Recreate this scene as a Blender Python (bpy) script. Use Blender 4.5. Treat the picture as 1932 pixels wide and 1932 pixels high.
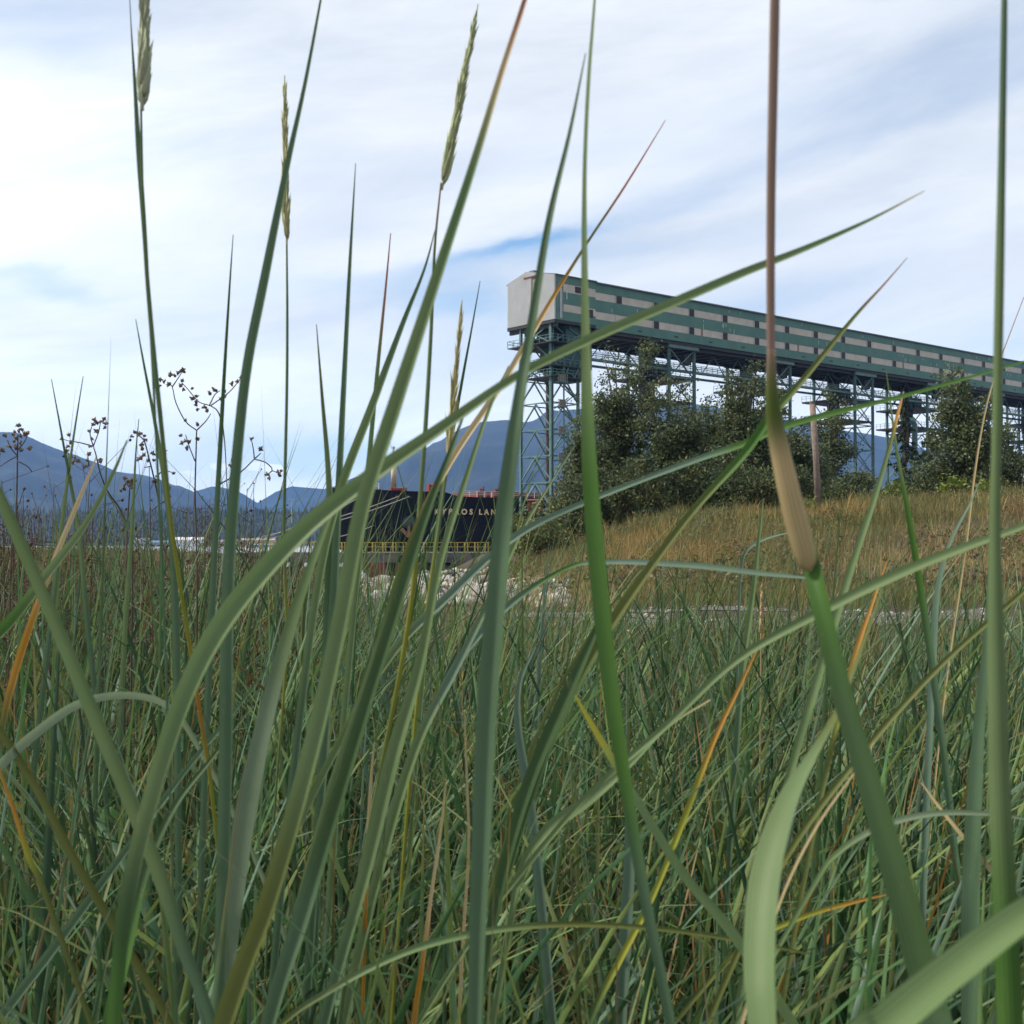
import bpy, math, random
import numpy as np
from mathutils import Vector, Matrix
R = math.radians
rng = np.random.default_rng(7); random.seed(7)
S = bpy.context.scene
for o in list(bpy.data.objects): bpy.data.objects.remove(o)
C = S.collection

# ------------------------------------------------------------------ camera
# pixel frame used for surveying: 1932 px square, focal 2314.8 px
W = 1932.0; F = 2314.8; CX = 966.0; PITCH = R(1.29); CAMZ = 1.0
cam = bpy.data.cameras.new('camera'); camo = bpy.data.objects.new('camera', cam); C.objects.link(camo)
camo.location = (0, 0, CAMZ); camo.rotation_euler = (R(90) + PITCH, 0, 0)
cam.sensor_width = 3.42; cam.sensor_fit = 'HORIZONTAL'; cam.lens = 3.42 * F / W
cam.clip_start = 0.03; cam.clip_end = 40000
cam.dof.use_dof = True; cam.dof.focus_distance = 4.5; cam.dof.aperture_fstop = 2.5
S.camera = camo

# ------------------------------------------------------------------ light
SUN_AZ, SUN_EL = -84.0, 50.0        # degrees, azimuth from +Y towards +X
w = bpy.data.worlds.new('World'); S.world = w; w.use_nodes = True
nt = w.node_tree; nt.nodes.clear()
def N(t, **k):
    n = nt.nodes.new(t)
    for a, b in k.items(): setattr(n, a, b)
    return n
def M(op, a, b=None, c=None):
    n = nt.nodes.new('ShaderNodeMath'); n.operation = op
    for i, v in enumerate((a, b, c)):
        if v is None: continue
        if isinstance(v, (int, float)): n.inputs[i].default_value = v
        else: nt.links.new(v, n.inputs[i])
    return n.outputs[0]
sky = N('ShaderNodeTexSky', sky_type='NISHITA'); sky.sun_disc = False
sky.sun_elevation = R(SUN_EL); sky.sun_rotation = R(SUN_AZ); sky.air_density = 1.0; sky.dust_density = 0.6; sky.ozone_density = 2.0
tc = N('ShaderNodeTexCoord'); sep = N('ShaderNodeSeparateXYZ'); nt.links.new(tc.outputs['Generated'], sep.inputs[0])
X, Y, Z = sep.outputs
AZ = M('ARCTAN2', X, Y); EL = M('ARCSINE', Z)
def noise(scale, sx, sy, shear=0.0, detail=6, rough=.55, dist=0.0, off=0.0):
    cb = N('ShaderNodeCombineXYZ')
    nt.links.new(M('MULTIPLY', AZ, sx), cb.inputs[0])
    nt.links.new(M('MULTIPLY', M('SUBTRACT', EL, M('MULTIPLY', AZ, shear)), sy), cb.inputs[1])
    cb.inputs[2].default_value = off
    n = N('ShaderNodeTexNoise'); n.inputs['Scale'].default_value = scale; n.inputs['Detail'].default_value = detail
    n.inputs['Roughness'].default_value = rough; n.inputs['Distortion'].default_value = dist
    nt.links.new(cb.outputs[0], n.inputs['Vector']); return n.outputs['Fac']
warp = noise(3.0, 1, 2.2, .2, 4, .5, 0, 3.1); warp2 = noise(9.0, 1, 2.5, .2, 5, .6, 0, 8.1)
ELw = M('ADD', EL, M('ADD', M('MULTIPLY', M('SUBTRACT', warp, .5), .10), M('MULTIPLY', M('SUBTRACT', warp2, .5), .035)))
AZw = M('ADD', AZ, M('MULTIPLY', M('SUBTRACT', warp, .5), .12))
def gauss(px, py, sa, sb, slope=0.0, amp=1.0, warped=True):
    az = math.atan((px - CX) / F); el = math.atan((1018 - py) / F * math.cos(az))
    a, e = (AZw, ELw) if warped else (AZ, EL)
    da = M('SUBTRACT', a, az); de = M('SUBTRACT', M('SUBTRACT', e, el), M('MULTIPLY', da, slope))
    q = M('ADD', M('POWER', M('DIVIDE', da, sa / F), 2), M('POWER', M('DIVIDE', de, sb / F), 2))
    return M('MULTIPLY', M('EXPONENT', M('MULTIPLY', q, -1)), amp)
holes = [gauss(1000, 455, 150, 15, .22, .85), gauss(870, 560, 150, 26, -.05, .6), gauss(960, 490, 420, 26, .12, .45),
         gauss(1640, 235, 300, 22, .22, .22), gauss(60, 565, 190, 16, -.02, .3), gauss(1200, 390, 260, 24, .22, .25), gauss(60, 90, 190, 60, .1, .30),
         gauss(1300, 575, 330, 30, .1, .40), gauss(620, 850, 230, 34, 0, .65), gauss(560, 900, 160, 26, 0, .55), gauss(1750, 130, 350, 60, .1, .30), gauss(1880, 690, 160, 60, .1, .2)]
h = holes[0]
for g in holes[1:]: h = M('ADD', h, g)
streak = noise(4.0, 1.0, 6.0, .16, 9, .62, .5, 5.0)
cov = M('SUBTRACT', 1.0, M('MULTIPLY', h, M('ADD', .35, M('MULTIPLY', streak, 1.1))))
thin = noise(2.6, 1.0, 4.0, .14, 8, .58, .4, 11.0)
mr = N('ShaderNodeMapRange'); mr.inputs[1].default_value = .40; mr.inputs[2].default_value = .70; mr.inputs[3].default_value = 0; mr.inputs[4].default_value = .26
nt.links.new(thin, mr.inputs[0])
cov = M('SUBTRACT', cov, mr.outputs[0])
puff = M('ADD', gauss(400, 893, 22, 9, 0, 1), M('ADD', gauss(500, 900, 42, 10, 0, 1), M('ADD', gauss(470, 890, 26, 13, 0, .8), gauss(335, 912, 24, 6, 0, .7))))
pn = noise(40, 1, 1.4, 0, 6, .6, .0, 2.0)
pm = N('ShaderNodeMapRange'); pm.inputs[1].default_value = .38; pm.inputs[2].default_value = .62
nt.links.new(M('MULTIPLY', puff, M('ADD', .35, M('MULTIPLY', pn, 1.1))), pm.inputs[0])
cl = N('ShaderNodeClamp'); nt.links.new(M('ADD', cov, pm.outputs[0]), cl.inputs[0])
# brightness of the cloud sheet: soft lilac grey to white, brightest where the sun stands behind it on the left
soft = noise(2.4, 1.0, 4.2, .18, 9, .62, .5, 21.0)
ms = N('ShaderNodeMapRange'); ms.inputs[1].default_value = .32; ms.inputs[2].default_value = .68; ms.inputs[3].default_value = .0; ms.inputs[4].default_value = 1
nt.links.new(soft, ms.inputs[0])
cc = N('ShaderNodeMix', data_type='RGBA'); nt.links.new(ms.outputs[0], cc.inputs[0])
cc.inputs[6].default_value = (5.75, 6.15, 6.6, 1); cc.inputs[7].default_value = (7.85, 8.05, 8.2, 1)
glow = M('ADD', M('ADD', gauss(40, 330, 330, 210, 0, .34, False), gauss(250, 700, 700, 90, 0, .18)), gauss(700, 900, 1700, 170, 0, .34, False))
vm = N('ShaderNodeVectorMath', operation='SCALE'); nt.links.new(cc.outputs[2], vm.inputs[0])
nt.links.new(M('ADD', 1.0, M('ADD', glow, M('MULTIPLY', pm.outputs[0], .12))), vm.inputs[3])
skm = N('ShaderNodeMix', data_type='RGBA', blend_type='MULTIPLY'); skm.inputs[0].default_value = 1
nt.links.new(sky.outputs[0], skm.inputs[6]); skm.inputs[7].default_value = (1.05, 1.18, 1.2, 1)
mx = N('ShaderNodeMix', data_type='RGBA'); nt.links.new(cl.outputs[0], mx.inputs[0])
nt.links.new(skm.outputs[2], mx.inputs[6]); nt.links.new(vm.outputs[0], mx.inputs[7])
bg = N('ShaderNodeBackground'); bg.inputs[1].default_value = .1; nt.links.new(mx.outputs[2], bg.inputs[0])
wo = N('ShaderNodeOutputWorld'); nt.links.new(bg.outputs[0], wo.inputs[0])
sl = bpy.data.lights.new('sun', 'SUN'); sl.energy = 4.6; sl.angle = R(6); sl.color = (1, .93, .80)
so = bpy.data.objects.new('sun', sl); C.objects.link(so)
sd = Vector((math.sin(R(SUN_AZ)) * math.cos(R(SUN_EL)), math.cos(R(SUN_AZ)) * math.cos(R(SUN_EL)), math.sin(R(SUN_EL))))
so.rotation_euler = sd.to_track_quat('Z', 'Y').to_euler()
S.view_settings.view_transform = 'Standard'; S.view_settings.look = 'None'; S.view_settings.exposure = 0.42; S.view_settings.gamma = 1
S.render.engine = 'CYCLES'; S.cycles.max_bounces = 6; S.cycles.volume_bounces = 1; S.cycles.use_denoising = True
S.cycles.diffuse_bounces = 3; S.cycles.transmission_bounces = 4; S.cycles.transparent_max_bounces = 8

# ------------------------------------------------------------------ helpers
def ray(px, py):
    v = Vector(((px - CX) / F, 1.0, (CX - py) / F))
    c, s = math.cos(PITCH), math.sin(PITCH)
    return Vector((v.x, v.y * c - v.z * s, v.y * s + v.z * c))
def P(px, py, D):
    r = ray(px, py); return Vector((0, 0, CAMZ)) + r * (D / r.y)
def PS(px, py, D):            # same, for coordinates read off the 2448 px original
    return P(px * W / 2448, py * W / 2448, D)
def tag(o, label=None, cat=None, group=None, kind=None):
    if label: o['label'] = label
    if cat: o['category'] = cat
    if group: o['group'] = group
    if kind: o['kind'] = kind
    return o
def thing(name, loc, label, cat, group=None):
    o = bpy.data.objects.new(name, None); o.empty_display_size = .1; C.objects.link(o); o.location = loc
    return tag(o, label, cat, group)
def link_mesh(name, me, mat, parent=None, smooth=False):
    o = bpy.data.objects.new(name, me); C.objects.link(o)
    if mat: me.materials.append(mat)
    if parent:
        o.parent = parent
    if smooth: me.shade_smooth()
    return o
def root_loc(p):
    v = Vector((0, 0, 0))
    while p: v += p.location; p = p.parent
    return v
class MB:
    def __init__(s): s.v = []; s.f = []
    def add(s, vs, fs):
        n = len(s.v); s.v += [tuple(v) for v in vs]; s.f += [tuple(i + n for i in f) for f in fs]; return s
    def hexa(s, c8): return s.add(c8, [(0, 3, 2, 1), (4, 5, 6, 7), (0, 1, 5, 4), (1, 2, 6, 5), (2, 3, 7, 6), (3, 0, 4, 7)])
    def box(s, c, d, ax=None):
        c = Vector(c); ax = ax or (Vector((1, 0, 0)), Vector((0, 1, 0)), Vector((0, 0, 1)))
        q = []
        for z in (-1, 1):
            for x, y in ((-1, -1), (1, -1), (1, 1), (-1, 1)):
                q.append(c + ax[0] * (x * d[0] / 2) + ax[1] * (y * d[1] / 2) + ax[2] * (z * d[2] / 2))
        return s.hexa(q)
    def beam(s, a, b, wd, ht=None):
        a, b = Vector(a), Vector(b); ht = ht or wd; t = (b - a).normalized()
        u = t.cross(Vector((0, 0, 1)))
        if u.length < .01: u = Vector((.77, .64, 0))
        u.normalize(); v = u.cross(t); q = []
        for p in (a, b):
            for x, y in ((-1, -1), (1, -1), (1, 1), (-1, 1)): q.append(p + u * (x * wd / 2) + v * (y * ht / 2))
        return s.hexa(q)
    def tube(s, pts, r, n=8, cap=True):
        pts = [Vector(p) for p in pts]; rs = r if hasattr(r, '__len__') else [r] * len(pts); b0 = len(s.v); ref = None
        for i, p in enumerate(pts):
            t = (pts[min(i + 1, len(pts) - 1)] - pts[max(i - 1, 0)]).normalized()
            if ref is None: ref = t.cross(Vector((0, 0, 1))) if abs(t.z) < .95 else t.cross(Vector((0, 1, 0)))
            ref = (ref - t * ref.dot(t)).normalized(); bi = t.cross(ref)
            for k in range(n):
                a = 2 * math.pi * k / n; s.v.append(tuple(p + (ref * math.cos(a) + bi * math.sin(a)) * rs[i]))
        for i in range(len(pts) - 1):
            for k in range(n):
                s.f.append((b0 + i * n + k, b0 + i * n + (k + 1) % n, b0 + (i + 1) * n + (k + 1) % n, b0 + (i + 1) * n + k))
        if cap: s.f.append(tuple(b0 + k for k in range(n))[::-1]); s.f.append(tuple(b0 + (len(pts) - 1) * n + k for k in range(n)))
        return s
    def build(s, name, mat, parent=None, smooth=False):
        o0 = root_loc(parent); me = bpy.data.meshes.new(name)
        me.from_pydata([(v[0] - o0.x, v[1] - o0.y, v[2] - o0.z) for v in s.v], [], s.f); me.update()
        return link_mesh(name, me, mat, parent, smooth)
def np_mesh(name, V, Fq, mat, parent=None, col=None, uv=None, smooth=True):
    me = bpy.data.meshes.new(name); V = np.asarray(V, np.float32); Fq = np.asarray(Fq, np.int32); k = Fq.shape[1]
    if parent: V = V - np.array(root_loc(parent), np.float32)
    me.vertices.add(len(V)); me.vertices.foreach_set('co', V.ravel())
    me.loops.add(Fq.size); me.loops.foreach_set('vertex_index', Fq.ravel())
    me.polygons.add(len(Fq)); me.polygons.foreach_set('loop_start', np.arange(0, Fq.size, k, dtype=np.int32)); me.polygons.foreach_set('loop_total', np.full(len(Fq), k, np.int32))
    me.update(calc_edges=True)
    if col is not None:
        a = me.color_attributes.new('Col', 'FLOAT_COLOR', 'POINT'); c = np.ones((len(V), 4), np.float32); c[:, :3] = col; a.data.foreach_set('color', c.ravel())
    if uv is not None:
        l = me.uv_layers.new(name='UVMap'); l.data.foreach_set('uv', np.asarray(uv, np.float32)[Fq.ravel()].ravel())
    return link_mesh(name, me, mat, parent, smooth)

def mat(name, col, rough=.7, var=.0, scale=3.0, metal=0.0, bump=0.0, bscale=20, col2=None, attr=False, transl=0.0, spec=.3, stripes=False, streak=0.0, streakcol=(.16, .10, .07)):
    m = bpy.data.materials.new(name); m.use_nodes = True; t = m.node_tree; b = t.nodes['Principled BSDF']
    b.inputs['Roughness'].default_value = rough; b.inputs['Metallic'].default_value = metal; b.inputs['Specular IOR Level'].default_value = spec
    tcn = t.nodes.new('ShaderNodeTexCoord'); geo = t.nodes.new('ShaderNodeNewGeometry')
    src = geo.outputs['Position']
    if attr:
        a = t.nodes.new('ShaderNodeVertexColor'); a.layer_name = 'Col'; base = a.outputs[0]
    else:
        r = t.nodes.new('ShaderNodeRGB'); r.outputs[0].default_value = (*col, 1); base = r.outputs[0]
    if col2 is not None or var:
        n = t.nodes.new('ShaderNodeTexNoise'); n.inputs['Scale'].default_value = scale; n.inputs['Detail'].default_value = 7; n.inputs['Roughness'].default_value = .65
        t.links.new(src, n.inputs['Vector'])
        mp = t.nodes.new('ShaderNodeMapRange'); mp.inputs[1].default_value = .35; mp.inputs[2].default_value = .65; t.links.new(n.outputs['Fac'], mp.inputs[0])
        x = t.nodes.new('ShaderNodeMix'); x.data_type = 'RGBA'; t.links.new(mp.outputs[0], x.inputs[0]); t.links.new(base, x.inputs[6])
        if col2 is not None: x.inputs[7].default_value = (*col2, 1)
        else:
            g = t.nodes.new('ShaderNodeMix'); g.data_type = 'RGBA'; g.blend_type = 'MULTIPLY'; g.inputs[0].default_value = 1; t.links.new(base, g.inputs[6]); g.inputs[7].default_value = (1 - var, 1 - var, 1 - var, 1); t.links.new(g.outputs[2], x.inputs[7])
        base = x.outputs[2]
    if streak:     # runs of rust and dirt down the sheeting
        mpn = t.nodes.new('ShaderNodeMapping'); mpn.inputs['Scale'].default_value = (1.6, 1.6, .12); t.links.new(src, mpn.inputs[0])
        n3 = t.nodes.new('ShaderNodeTexNoise'); n3.inputs['Scale'].default_value = 1.5; n3.inputs['Detail'].default_value = 8; n3.inputs['Roughness'].default_value = .75; t.links.new(mpn.outputs[0], n3.inputs['Vector'])
        m3 = t.nodes.new('ShaderNodeMapRange'); m3.inputs[1].default_value = .56; m3.inputs[2].default_value = .78; m3.inputs[4].default_value = streak; t.links.new(n3.outputs['Fac'], m3.inputs[0])
        g3 = t.nodes.new('ShaderNodeMix'); g3.data_type = 'RGBA'; t.links.new(m3.outputs[0], g3.inputs[0]); t.links.new(base, g3.inputs[6]); g3.inputs[7].default_value = (*streakcol, 1); base = g3.outputs[2]
    if stripes:    # fine veins running along the blade
        wv = t.nodes.new('ShaderNodeTexWave'); wv.inputs['Scale'].default_value = 2.7; wv.inputs['Distortion'].default_value = 1.6; wv.inputs['Detail'].default_value = 4; wv.inputs['Detail Scale'].default_value = .8; wv.bands_direction = 'X'
        t.links.new(tcn.outputs['UV'], wv.inputs['Vector'])
        g = t.nodes.new('ShaderNodeMix'); g.data_type = 'RGBA'; g.blend_type = 'MULTIPLY'; t.links.new(base, g.inputs[6]); g.inputs[7].default_value = (.66, .71, .66, 1)
        t.links.new(wv.outputs['Fac'], g.inputs[0]); base = g.outputs[2]
        n2 = t.nodes.new('ShaderNodeTexNoise'); n2.inputs['Scale'].default_value = 30; n2.inputs['Detail'].default_value = 5; t.links.new(src, n2.inputs['Vector'])
        g2 = t.nodes.new('ShaderNodeMix'); g2.data_type = 'RGBA'; g2.blend_type = 'MULTIPLY'; t.links.new(base, g2.inputs[6]); g2.inputs[7].default_value = (.70, .74, .66, 1); t.links.new(n2.outputs['Fac'], g2.inputs[0]); base = g2.outputs[2]
    if stripes:    # dry flecks and scars
        mf = t.nodes.new('ShaderNodeMapping'); mf.inputs['Scale'].default_value = (5, 60, 1); t.links.new(tcn.outputs['UV'], mf.inputs[0])
        nf = t.nodes.new('ShaderNodeTexNoise'); nf.inputs['Scale'].default_value = 1.0; nf.inputs['Detail'].default_value = 8; nf.inputs['Roughness'].default_value = .8; t.links.new(src, mf.inputs[0]); mf.inputs['Scale'].default_value = (240, 240, 40); t.links.new(mf.outputs[0], nf.inputs['Vector'])
        mm_ = t.nodes.new('ShaderNodeMapRange'); mm_.inputs[1].default_value = .62; mm_.inputs[2].default_value = .74; mm_.inputs[4].default_value = .75; t.links.new(nf.outputs['Fac'], mm_.inputs[0])
        gf = t.nodes.new('ShaderNodeMix'); gf.data_type = 'RGBA'; t.links.new(mm_.outputs[0], gf.inputs[0]); t.links.new(base, gf.inputs[6]); gf.inputs[7].default_value = (.30, .25, .13, 1); base = gf.outputs[2]
    t.links.new(base, b.inputs['Base Color'])
    if bump:
        n = t.nodes.new('ShaderNodeTexNoise'); n.inputs['Scale'].default_value = bscale; n.inputs['Detail'].default_value = 6; t.links.new(src, n.inputs['Vector'])
        bp = t.nodes.new('ShaderNodeBump'); bp.inputs['Strength'].default_value = bump; bp.inputs['Distance'].default_value = .1; t.links.new(n.outputs['Fac'], bp.inputs['Height']); t.links.new(bp.outputs[0], b.inputs['Normal'])
    if transl:
        tr = t.nodes.new('ShaderNodeBsdfTranslucent'); t.links.new(base, tr.inputs[0]); ms_ = t.nodes.new('ShaderNodeMixShader'); ms_.inputs[0].default_value = transl
        t.links.new(b.outputs[0], ms_.inputs[1]); t.links.new(tr.outputs[0], ms_.inputs[2]); t.links.new(ms_.outputs[0], t.nodes['Material Output'].inputs[0])
    return m
m_blade = mat('grass_blade', (0, 0, 0), .5, attr=True, transl=.34, spec=.16, stripes=True)
m_grass = mat('grass_mass', (0, 0, 0), .6, attr=True, transl=.30, spec=.12)
m_leaf = mat('leaves', (0, 0, 0), .6, attr=True, transl=.25, spec=.2)
m_bark = mat('bark', (.10, .085, .07), .9, .5, 12, bump=.6)
m_green = mat('green_cladding', (.078, .170, .145), .6, .22, .35, col2=(.060, .138, .120), streak=.45, streakcol=(.14, .17, .15))
m_beige = mat('beige_cladding', (.46, .425, .38), .6, .2, .5, col2=(.38, .345, .31), streak=.5, streakcol=(.18, .12, .09))
m_white = mat('white_corrugated', (.47, .48, .49), .55, .1, .4, col2=(.41, .42, .42), streak=.7, streakcol=(.33, .26, .19))
m_gsteel = mat('green_steel', (.105, .185, .180), .6, .25, 1.2, col2=(.070, .130, .130))
m_dsteel = mat('dark_steel', (.028, .030, .036), .6, .3, 1.0)
m_rust = mat('rusty_steel', (.16, .055, .04), .8, .4, 2.0)
m_brown = mat('brown_steel', (.085, .055, .06), .7, .3, 1)
m_dwin = mat('dark_louvre', (.022, .016, .020), .5)
m_roofm = mat('grey_roof', (.16, .17, .18), .6, .2, .5)
m_black = mat('black_hull', (.006, .0055, .008), .7, .3, .25, col2=(.011, .010, .012), streak=.35, streakcol=(.050, .026, .020), spec=.08)
m_red = mat('red_boot', (.23, .040, .022), .7, .3, .4, col2=(.17, .06, .045))
m_cream = mat('cream_paint', (.52, .42, .27), .5, .2, 1)
m_wpaint = mat('white_paint', (.6, .6, .6), .5)
m_name = mat('name_paint', (.80, .60, .36), .6, .3, 1.5)
m_yel = mat('yellow_paint', (.50, .36, .08), .6, .3, 4)
m_conc = mat('concrete', (.060, .060, .055), .9, .5, 1.2, col2=(.16, .15, .13), bump=.3)
m_rope = mat('rope', (.33, .30, .27), .9)
m_wood = mat('weathered_wood', (.16, .115, .095), .9, .4, 5, col2=(.24, .19, .165), bump=.6, bscale=30)

def vnoise(x, y, seed=0):
    def hsh(i, j): v = np.sin(i * 127.1 + j * 311.7 + seed * 74.7) * 43758.5453; return v - np.floor(v)
    xi, yi = np.floor(x), np.floor(y); fx, fy = x - xi, y - yi; fx = fx * fx * (3 - 2 * fx); fy = fy * fy * (3 - 2 * fy)
    return (hsh(xi, yi) * (1 - fx) + hsh(xi + 1, yi) * fx) * (1 - fy) + (hsh(xi, yi + 1) * (1 - fx) + hsh(xi + 1, yi + 1) * fx) * fy
def fbm(x, y, o=5, seed=0):
    s = 0; a = .5
    for k in range(o): s = s + a * vnoise(x, y, seed + k); x = x * 2.03; y = y * 2.03; a *= .5
    return s
# ------------------------------------------------------------------ terrain
EDGE = np.array([(-400, 125), (-60, 118), (-24, 104), (-12.6, 58), (-7.2, 31), (-5, 30), (-3, 38), (-1.2, 60), (-1.5, 134), (2, 185), (12, 226), (60, 246), (130, 262), (600, 380)], float)
def edge_dist(x, y):
    """signed distance to the shore line, positive over the water"""
    x = np.asarray(x, float); y = np.asarray(y, float); best = np.full(x.shape, 1e9); sgn = np.ones(x.shape)
    for (ax, ay), (bx, by) in zip(EDGE[:-1], EDGE[1:]):
        dx, dy = bx - ax, by - ay; t = np.clip(((x - ax) * dx + (y - ay) * dy) / (dx * dx + dy * dy), 0, 1)
        d = np.hypot(x - ax - t * dx, y - ay - t * dy); cr = dx * (y - ay) - dy * (x - ax); m = d < best
        best = np.where(m, d, best); sgn = np.where(m, np.where(cr > 0, 1, -1), sgn)
    return best * sgn
def ss(a, b, x):
    t = np.clip((np.asarray(x, float) - a) / (b - a), 0, 1); return t * t * (3 - 2 * t)
def hz(x, y):
    x = np.asarray(x, float); y = np.asarray(y, float); e = edge_dist(x, y)
    hill = (1.75 + .9 * ss(.12, .42, x / np.maximum(y, 1))) * ss(21, 52, y) * ss(-1.5, 7, x - .02 * y)
    low = .35 * np.sin(x * .21 + 1) * np.sin(y * .13) * ss(18, 40, y) + .05 * np.sin(x * 1.7) * np.sin(y * 1.3 + 1)
    z = hill + low * .5 - .25 * ss(-9, -1, e) - .0 * x
    z = z + (-7.9 - z) * ss(-.5, 15, e)
    bump = .12 * np.sin(x * 2.1 + np.sin(y * 1.9)) * np.sin(y * 2.4 + x) * ss(14, 22, y) * ss(-14, -3, e)
    return z + bump
def HZ(x, y): return float(hz(np.array([x]), np.array([y]))[0])
def grid(xs, ys, name, m, zoff=0.0, keep=None, kind='structure'):
    gx, gy = np.meshgrid(xs, ys); V = np.stack([gx.ravel(), gy.ravel(), hz(gx, gy).ravel() + zoff], 1); nx = len(xs); ny = len(ys)
    i, j = np.meshgrid(np.arange(nx - 1), np.arange(ny - 1)); a = (j * nx + i).ravel(); Fq = np.stack([a, a + 1, a + nx + 1, a + nx], 1)
    if keep is not None:
        c = V[Fq].mean(1); Fq = Fq[keep(c[:, 0], c[:, 1])]
    o = np_mesh(name, V, Fq, m); o['kind'] = kind; return o
m_soil = mat('soil', (.035, .027, .018), .95, .4, 6, col2=(.062, .048, .030), bump=.7, bscale=14)
xs = np.concatenate([-np.geomspace(400, 30, 22), np.linspace(-29, 60, 210), np.geomspace(61, 500, 24)])
ys = np.concatenate([np.linspace(-6, 62, 200), np.geomspace(62.6, 420, 60)])
grid(xs, ys, 'ground', m_soil)
m_gravel = mat('gravel', (.19, .18, .17), .95, .35, 25, col2=(.11, .105, .10), bump=.8, bscale=60)
PATH = lambda x, y: (y > 13.6 + .35 * np.sin(x * .5) + .25 * np.sin(x * 2.3)) & (y < 17.6 + .4 * np.sin(x * .4 + 1)) & (x > -.5 + .6 * np.sin(y)) & (fbm(x * .7, y * 1.1, 4, 31) < .47)
gx = np.linspace(-2, 22, 150); gy = np.linspace(12, 20, 60)
grid(gx, gy, 'gravel_path', m_gravel, .012, PATH)
m_water = mat('water', (.22, .25, .27), .32, spec=1.0, bump=.05, bscale=1.1)
wb = MB(); wb.add([(-9000, 8, -6.9), (9000, 8, -6.9), (9000, 7000, -6.9), (-9000, 7000, -6.9)], [(0, 1, 2, 3)])
tag(wb.build('water', m_water), kind='structure')

# mountains: strip heightfields, front foot -> crest -> back
m_mount = mat('forested_slope', (.006, .013, .021), .95, .3, .004, col2=(.017, .027, .029))
def mountain(name, prof, D, depth, seed, m, rough=1.0):
    prof = np.array(prof, float); n = 260; px = np.linspace(prof[0, 0], prof[-1, 0], n); py = np.interp(px, prof[:, 0], prof[:, 1])
    py = py + rough * 5 * (fbm(px * .03, px * 0, 5, seed) - .5)
    crest = np.array([PS(a, b, D) for a, b in zip(px, py)]); K = 46; V = np.zeros((K, n, 3))
    for k in range(K):
        v = k / (K - 1)                              # 0 foot, .7 crest, 1 back
        q = min(v / .7, 1.0); off = (q - 1) * depth if v <= .7 else (v - .7) / .3 * depth * .7
        yy = D + off; xx = crest[:, 0] * (yy / D) if v <= .7 else crest[:, 0]
        hh = (crest[:, 2] + 10); sp = fbm(xx * .0016, yy * .0016 + 3, 6, seed + 9)
        prof_h = q ** (1.15) if v <= .7 else 1 - ((v - .7) / .3) ** 1.2
        zz = hh * prof_h + (sp - .5) * hh.mean() * 1.0 * math.sin(math.pi * min(q, .999)) * (1 if v <= .7 else 0)
        V[k, :, 0] = xx; V[k, :, 1] = yy; V[k, :, 2] = zz - 10
    V = V.reshape(-1, 3); i, j = np.meshgrid(np.arange(n - 1), np.arange(K - 1)); a = (j * n + i).ravel()
    o = np_mesh(name, V, np.stack([a, a + 1, a + n + 1, a + n], 1), m); o['kind'] = 'structure'; return o
mountain('mountain', [(-900, 1150), (-400, 1080), (-120, 1035), (0, 1030), (38, 1030), (76, 1047), (152, 1077), (209, 1096), (266, 1121), (330, 1131), (380, 1144), (437, 1172), (507, 1210), (560, 1265), (640, 1292)], 5200, 2600, 1, m_mount, .9)
mountain('hills', [(380, 1292), (420, 1215), (444, 1180), (507, 1160), (551, 1166), (583, 1180), (615, 1201), (640, 1186), (659, 1173), (697, 1160), (735, 1163), (773, 1168), (824, 1153), (862, 1141), (980, 1120), (1300, 1180), (1500, 1292)], 6600, 900, 4, m_mount, .7)
mountain('mountain', [(640, 1292), (700, 1250), (780, 1190), (860, 1146), (936, 1094), (973, 1073), (1020, 1070), (1034, 1056), (1054, 1050), (1100, 1022), (1140, 1007), (1216, 1001), (1249, 1007), (1263, 1008), (1278, 1004), (1301, 984), (1320, 977), (1336, 981), (1358, 978), (1383, 976), (1500, 960), (1650, 962), (1800, 985), (1992, 1023), (2032, 1031), (2069, 1036), (2123, 1046), (2260, 1085), (2420, 1125), (2700, 1190), (3200, 1292)], 5200, 2700, 13, m_mount, 1.0)
m_shore = mat('wooded_shore', (.016, .022, .017), .95, .3, .02)
mountain('wooded_shore', [(-900, 1235), (-300, 1225), (0, 1222), (200, 1226), (380, 1224), (480, 1222), (560, 1226), (640, 1224), (760, 1222), (840, 1228), (1000, 1235), (1300, 1250), (1700, 1262)], 1850, 330, 6, m_shore, .8)
# conifers on the far shore, one mass
def cones(n, name, gen, hh, m):
    V = []; Fq = []; k = 6; cols = []
    pts = gen(n)
    for x, y, z in pts:
        h_ = hh * random.uniform(.55, 1.25); r_ = h_ * random.uniform(.16, .30); b0 = len(V); c = random.uniform(.6, 1.3)
        V.append((x, y, z + h_)); cols.append(c)
        for q in range(k): a = 2 * math.pi * q / k; V.append((x + r_ * math.cos(a), y + r_ * math.sin(a), z - h_ * .1)); cols.append(c)
        for q in range(k): Fq.append((b0, b0 + 1 + q, b0 + 1 + (q + 1) % k))
    cl_ = np.array(cols)[:, None] * np.array([[.016, .026, .018]])
    return np_mesh(name, V, Fq, m, col=cl_, smooth=False)
def gshore(n):
    out = []
    for _ in range(n):
        px = random.uniform(-150, 1250); D = random.uniform(1560, 1850); q = (D - 1520) / 330
        top = PS(px, 1224, 1850).z + 10; z = top * max(q, 0) ** 1.15 - 12
        out.append((PS(px, 1250, D).x, D, z + random.uniform(-2, 3)))
    return out
tag(cones(6500, 'far_wood', gshore, 10, m_leaf), 'dark conifer woods along the far shore under the hills', 'woods', kind='stuff')

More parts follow.
